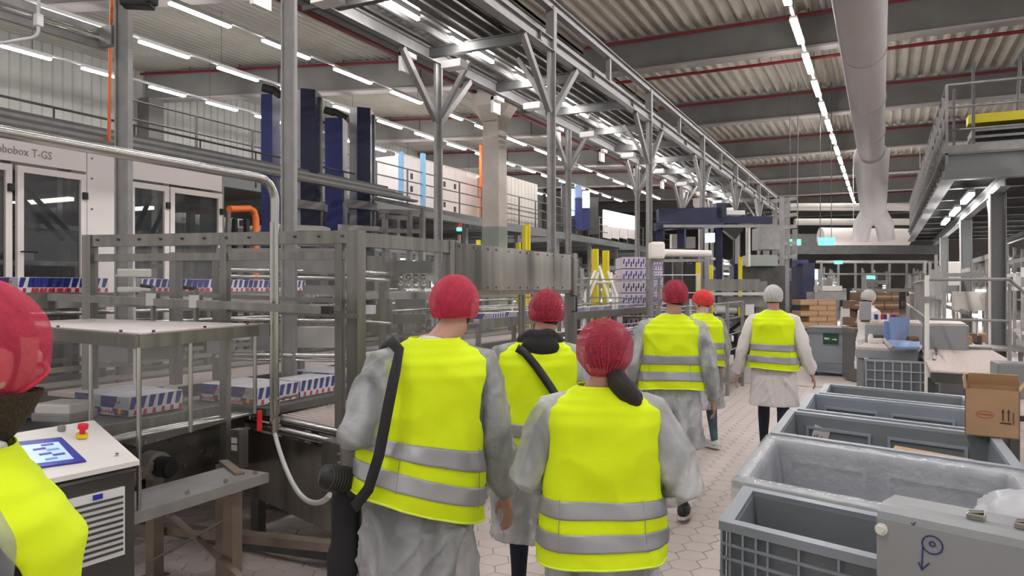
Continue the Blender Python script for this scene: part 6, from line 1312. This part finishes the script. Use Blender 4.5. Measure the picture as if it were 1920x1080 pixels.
# walkway end racks and frames, both sides of the aisle
rk = thing('tall_service_frame', 'tall grey service frame left of the exit signs', 'frame', PZ(1475, 640, 0))
for px, y0, d in ((1466, 370, 20), (1476, 372, 20.5), (1452, 400, 21), (1490, 430, 21)): p = P(px, y0, d); b = MB(); b.vpost(p.x, p.y, 0, p.z, .12); obj('upright', b, 'galv', rk)
for y in (372, 402, 424, 455, 480): b = MB(); b.bar(P(1440, y + 6, 20.2), P(1492, y, 20.6), .08, .1); obj('cross_bar', b, 'galv', rk)
bk = thing('blue_machine', 'dark blue machine tower with a bright blue monitor at the aisle end', 'machine', PZ(1500, 620, 0))
b = MB(); b.quad(P(1484, 495, 21), P(1506, 495, 21), P(1506, 590, 21), P(1484, 590, 21), .8); obj('tower', b, 'navy', bk); b = MB(); b.quad(P(1486, 488, 20.8), P(1508, 488, 20.8), P(1506, 500, 20.8), P(1486, 500, 20.8), .3); obj('cap', b, 'navy_light', bk)
b = MB(); b.quad(P(1516, 504, 20.5), P(1531, 505, 20.5), P(1531, 524, 20.5), P(1516, 523, 20.5), .1); obj('monitor', b, 'blue_emit', bk); b = MB(); b.quad(P(1517, 524, 20.6), P(1528, 524, 20.6), P(1526, 560, 20.6), P(1516, 560, 20.6), .2); obj('pedestal', b, 'offwhite', bk); b = MB(); p = P(1512, 520, 20.7); b.vpost(p.x, p.y, 0, p.z + .3, .12); obj('post', b, 'black', bk)
b = MB(); p = P(1495, 560, 21.3); b.vpost(p.x, p.y, 0, 1.2, .6); obj('base', b, 'dark', bk)
wt_ = thing('white_cart', 'white narrow cart with dark items beside the brown cartons', 'cart', PZ(1588, 640, 0)); b = MB(); b.quad(P(1576, 575, 15), P(1600, 575, 15), P(1600, 596, 15), P(1576, 596, 15), .3); obj('tray', b, 'white', wt_)
for px in (1578, 1597): p = P(px, 596, 15.1); b = MB(); b.vpost(p.x, p.y, 0, p.z, .05); obj('leg', b, 'white', wt_)
b = MB(); b.quad(P(1593, 545, 15), P(1599, 545, 15), P(1598, 576, 15), P(1592, 576, 15), .15); obj('arm', b, 'white', wt_); b = MB(); b.quad(P(1587, 540, 15.1), P(1592, 540, 15.1), P(1595, 582, 15.1), P(1588, 582, 15.1), .12); obj('dark_panel', b, 'black', wt_)
cg = thing('clear_case', 'clear topped equipment case above the brown cartons', 'equipment case', P(1540, 560, 19)); b = MB(); b.quad(P(1526, 536, 18), P(1562, 536, 18), P(1562, 545, 18), P(1526, 545, 18), .5); obj('upper', b, 'offwhite', cg); b = MB(); b.quad(P(1512, 547, 18), P(1570, 547, 18), P(1570, 562, 18), P(1512, 562, 18), .5); obj('lower', b, 'galv', cg)
for px in (1516, 1566): p = P(px, 560, 18.2); b = MB(); b.vpost(p.x, p.y, 0, p.z, .08); obj('leg', b, 'galv', cg)
b = MB()
random.seed(11)
def far_line(label, x, y0, y1, top, m1='galv'):
    """a dense block of production line: frames, rods, cabinets, cans, each a part"""
    t = thing('production_line', label, 'production line', V(x, y0, 0)); L = y1 - y0
    n = int(L / 1.3)
    for i in range(n + 1):
        y = y0 + 1.3 * i
        for dx in (-.45, .45): b = MB(); b.vpost(x + dx, y, 0, top - random.random() * .5, .07); obj('upright', b, m1, t)
        b = MB(); b.bar((x - .45, y, top - .6), (x + .45, y, top - .6), .06, .06); obj('cross_bar', b, m1, t)
    for k in range(7): z = .6 + (top - .8) * k / 6; dx = random.choice((-.45, .45, 0)); b = MB(); b.bar((x + dx, y0, z), (x + dx, y1, z), .05, .06 + .05 * random.random()); obj('long_rail', b, random.choice(('galv', 'steel_shiny', 'offwhite', 'steel')), t)
    for k in range(int(L * 1.1)):
        y = y0 + random.random() * L; w = .2 + random.random() * .6; h = .15 + random.random() * .5; z = .5 + random.random() * (top - .9)
        b = MB(); b.cbox((x + random.uniform(-.4, .4), y, z), w, w * .8, h, 0, .015); obj('unit', b, random.choice(('dark', 'steel_dark', 'galv', 'offwhite', 'grey', 'navy', 'concrete_green', 'white', 'dark', 'steel')), t)
    for k in range(int(L / 2)):
        y = y0 + random.random() * L; b = MB(); z = 1 + random.random() * (top - 1.3); b.b2(x + .3, y, z, x + .42, y + .9, z + .05); obj('work_light', b, 'lamp' if k % 3 == 0 else 'white_emit', t)
for (lab, x, y0, y1, top) in (('far production line left of the aisle beyond the gantry', -2.6, 24, 46, 2.6), ('far production line second from the aisle on the left', -4.6, 22, 50, 2.9), ('production line beneath the gallery in the distance', -6.2, 16, 40, 2.4), ('production line in the shade below the mezzanine', -11.5, 14, 40, 2.9),
                             ('distant production line right of the aisle', 1.6, 18, 46, 2.6), ('production line on the right below the platform', 3.6, 16, 44, 3.0), ('outer production line at the far right', 6.0, 15, 40, 3.2), ('cross line closing the far end of the aisle', -.3, 34, 50, 2.6), ('production line by the enclosure rear', -8.2, 13, 24, 2.3), ('line under the deep mezzanine', -14.5, 14, 46, 3.0)):
    far_line(lab, x, y0, y1, top)
# low bridge rails across the aisle
br = thing('footbridge', 'pale steel footbridge with railings crossing the far aisle', 'footbridge', P(1600, 500, 26))
for y, r in ((491, .05), (514, .035), (544, .06)): b = MB(); b.tube([P(1530, y, 27), P(1760, y, 26)], r, 8); obj('rail', b, 'offwhite' if y == 491 else 'galv', br)
for k in range(7): b = MB(); p = P(1540 + 32 * k, 491, 26.8); b.vpost(p.x, p.y, 0 if k % 3 == 0 else 1.6, p.z, .08); obj('post', b, 'galv', br)
for (px, py) in ((1632, 520), (1571, 492)): b = MB(); b.quad(P(px - 7, py - 3, 26), P(px + 7, py - 3, 26), P(px + 7, py + 3, 26), P(px - 7, py + 3, 26), .08); obj('small_sign', b, 'green_emit', br)
# stack light
sl_ = thing('stack_light', 'red and green stack light on a pole left of the concrete column', 'signal light', PZ(860, 560, 0) if False else Z(P(861, 470, 12), 0))
p = P(861, 440, 12); b = MB(); b.vpost(p.x, p.y, 0, p.z, .04); obj('pole', b, 'galv', sl_); b = MB(); b.tube([P(861, 425, 12), P(861, 418, 12)], .04, 10); obj('red_lens', b, 'casered', sl_); b = MB(); b.tube([P(861, 433, 12), P(861, 427, 12)], .045, 10); obj('green_lens', b, 'green_emit', sl_)
hf = thing('rear_portal', 'grey steel portal frame behind the enclosure below the mezzanine', 'frame', Z(P(760, 440, 13), 0))
for px, py in ((768, 395), (792, 390), (722, 400)): p = P(px, py, 13); b = MB(); b.vpost(p.x, p.y, 0, p.z, .08); obj('post', b, 'galv', hf)
for (xa, ya, xb, yb) in ((710, 396, 792, 398), (710, 432, 792, 434), (700, 372, 900, 412), (712, 405, 770, 410)): b = MB(); b.bar(P(xa, ya, 13), P(xb, yb, 13), .06, .07); obj('bar', b, 'galv', hf)
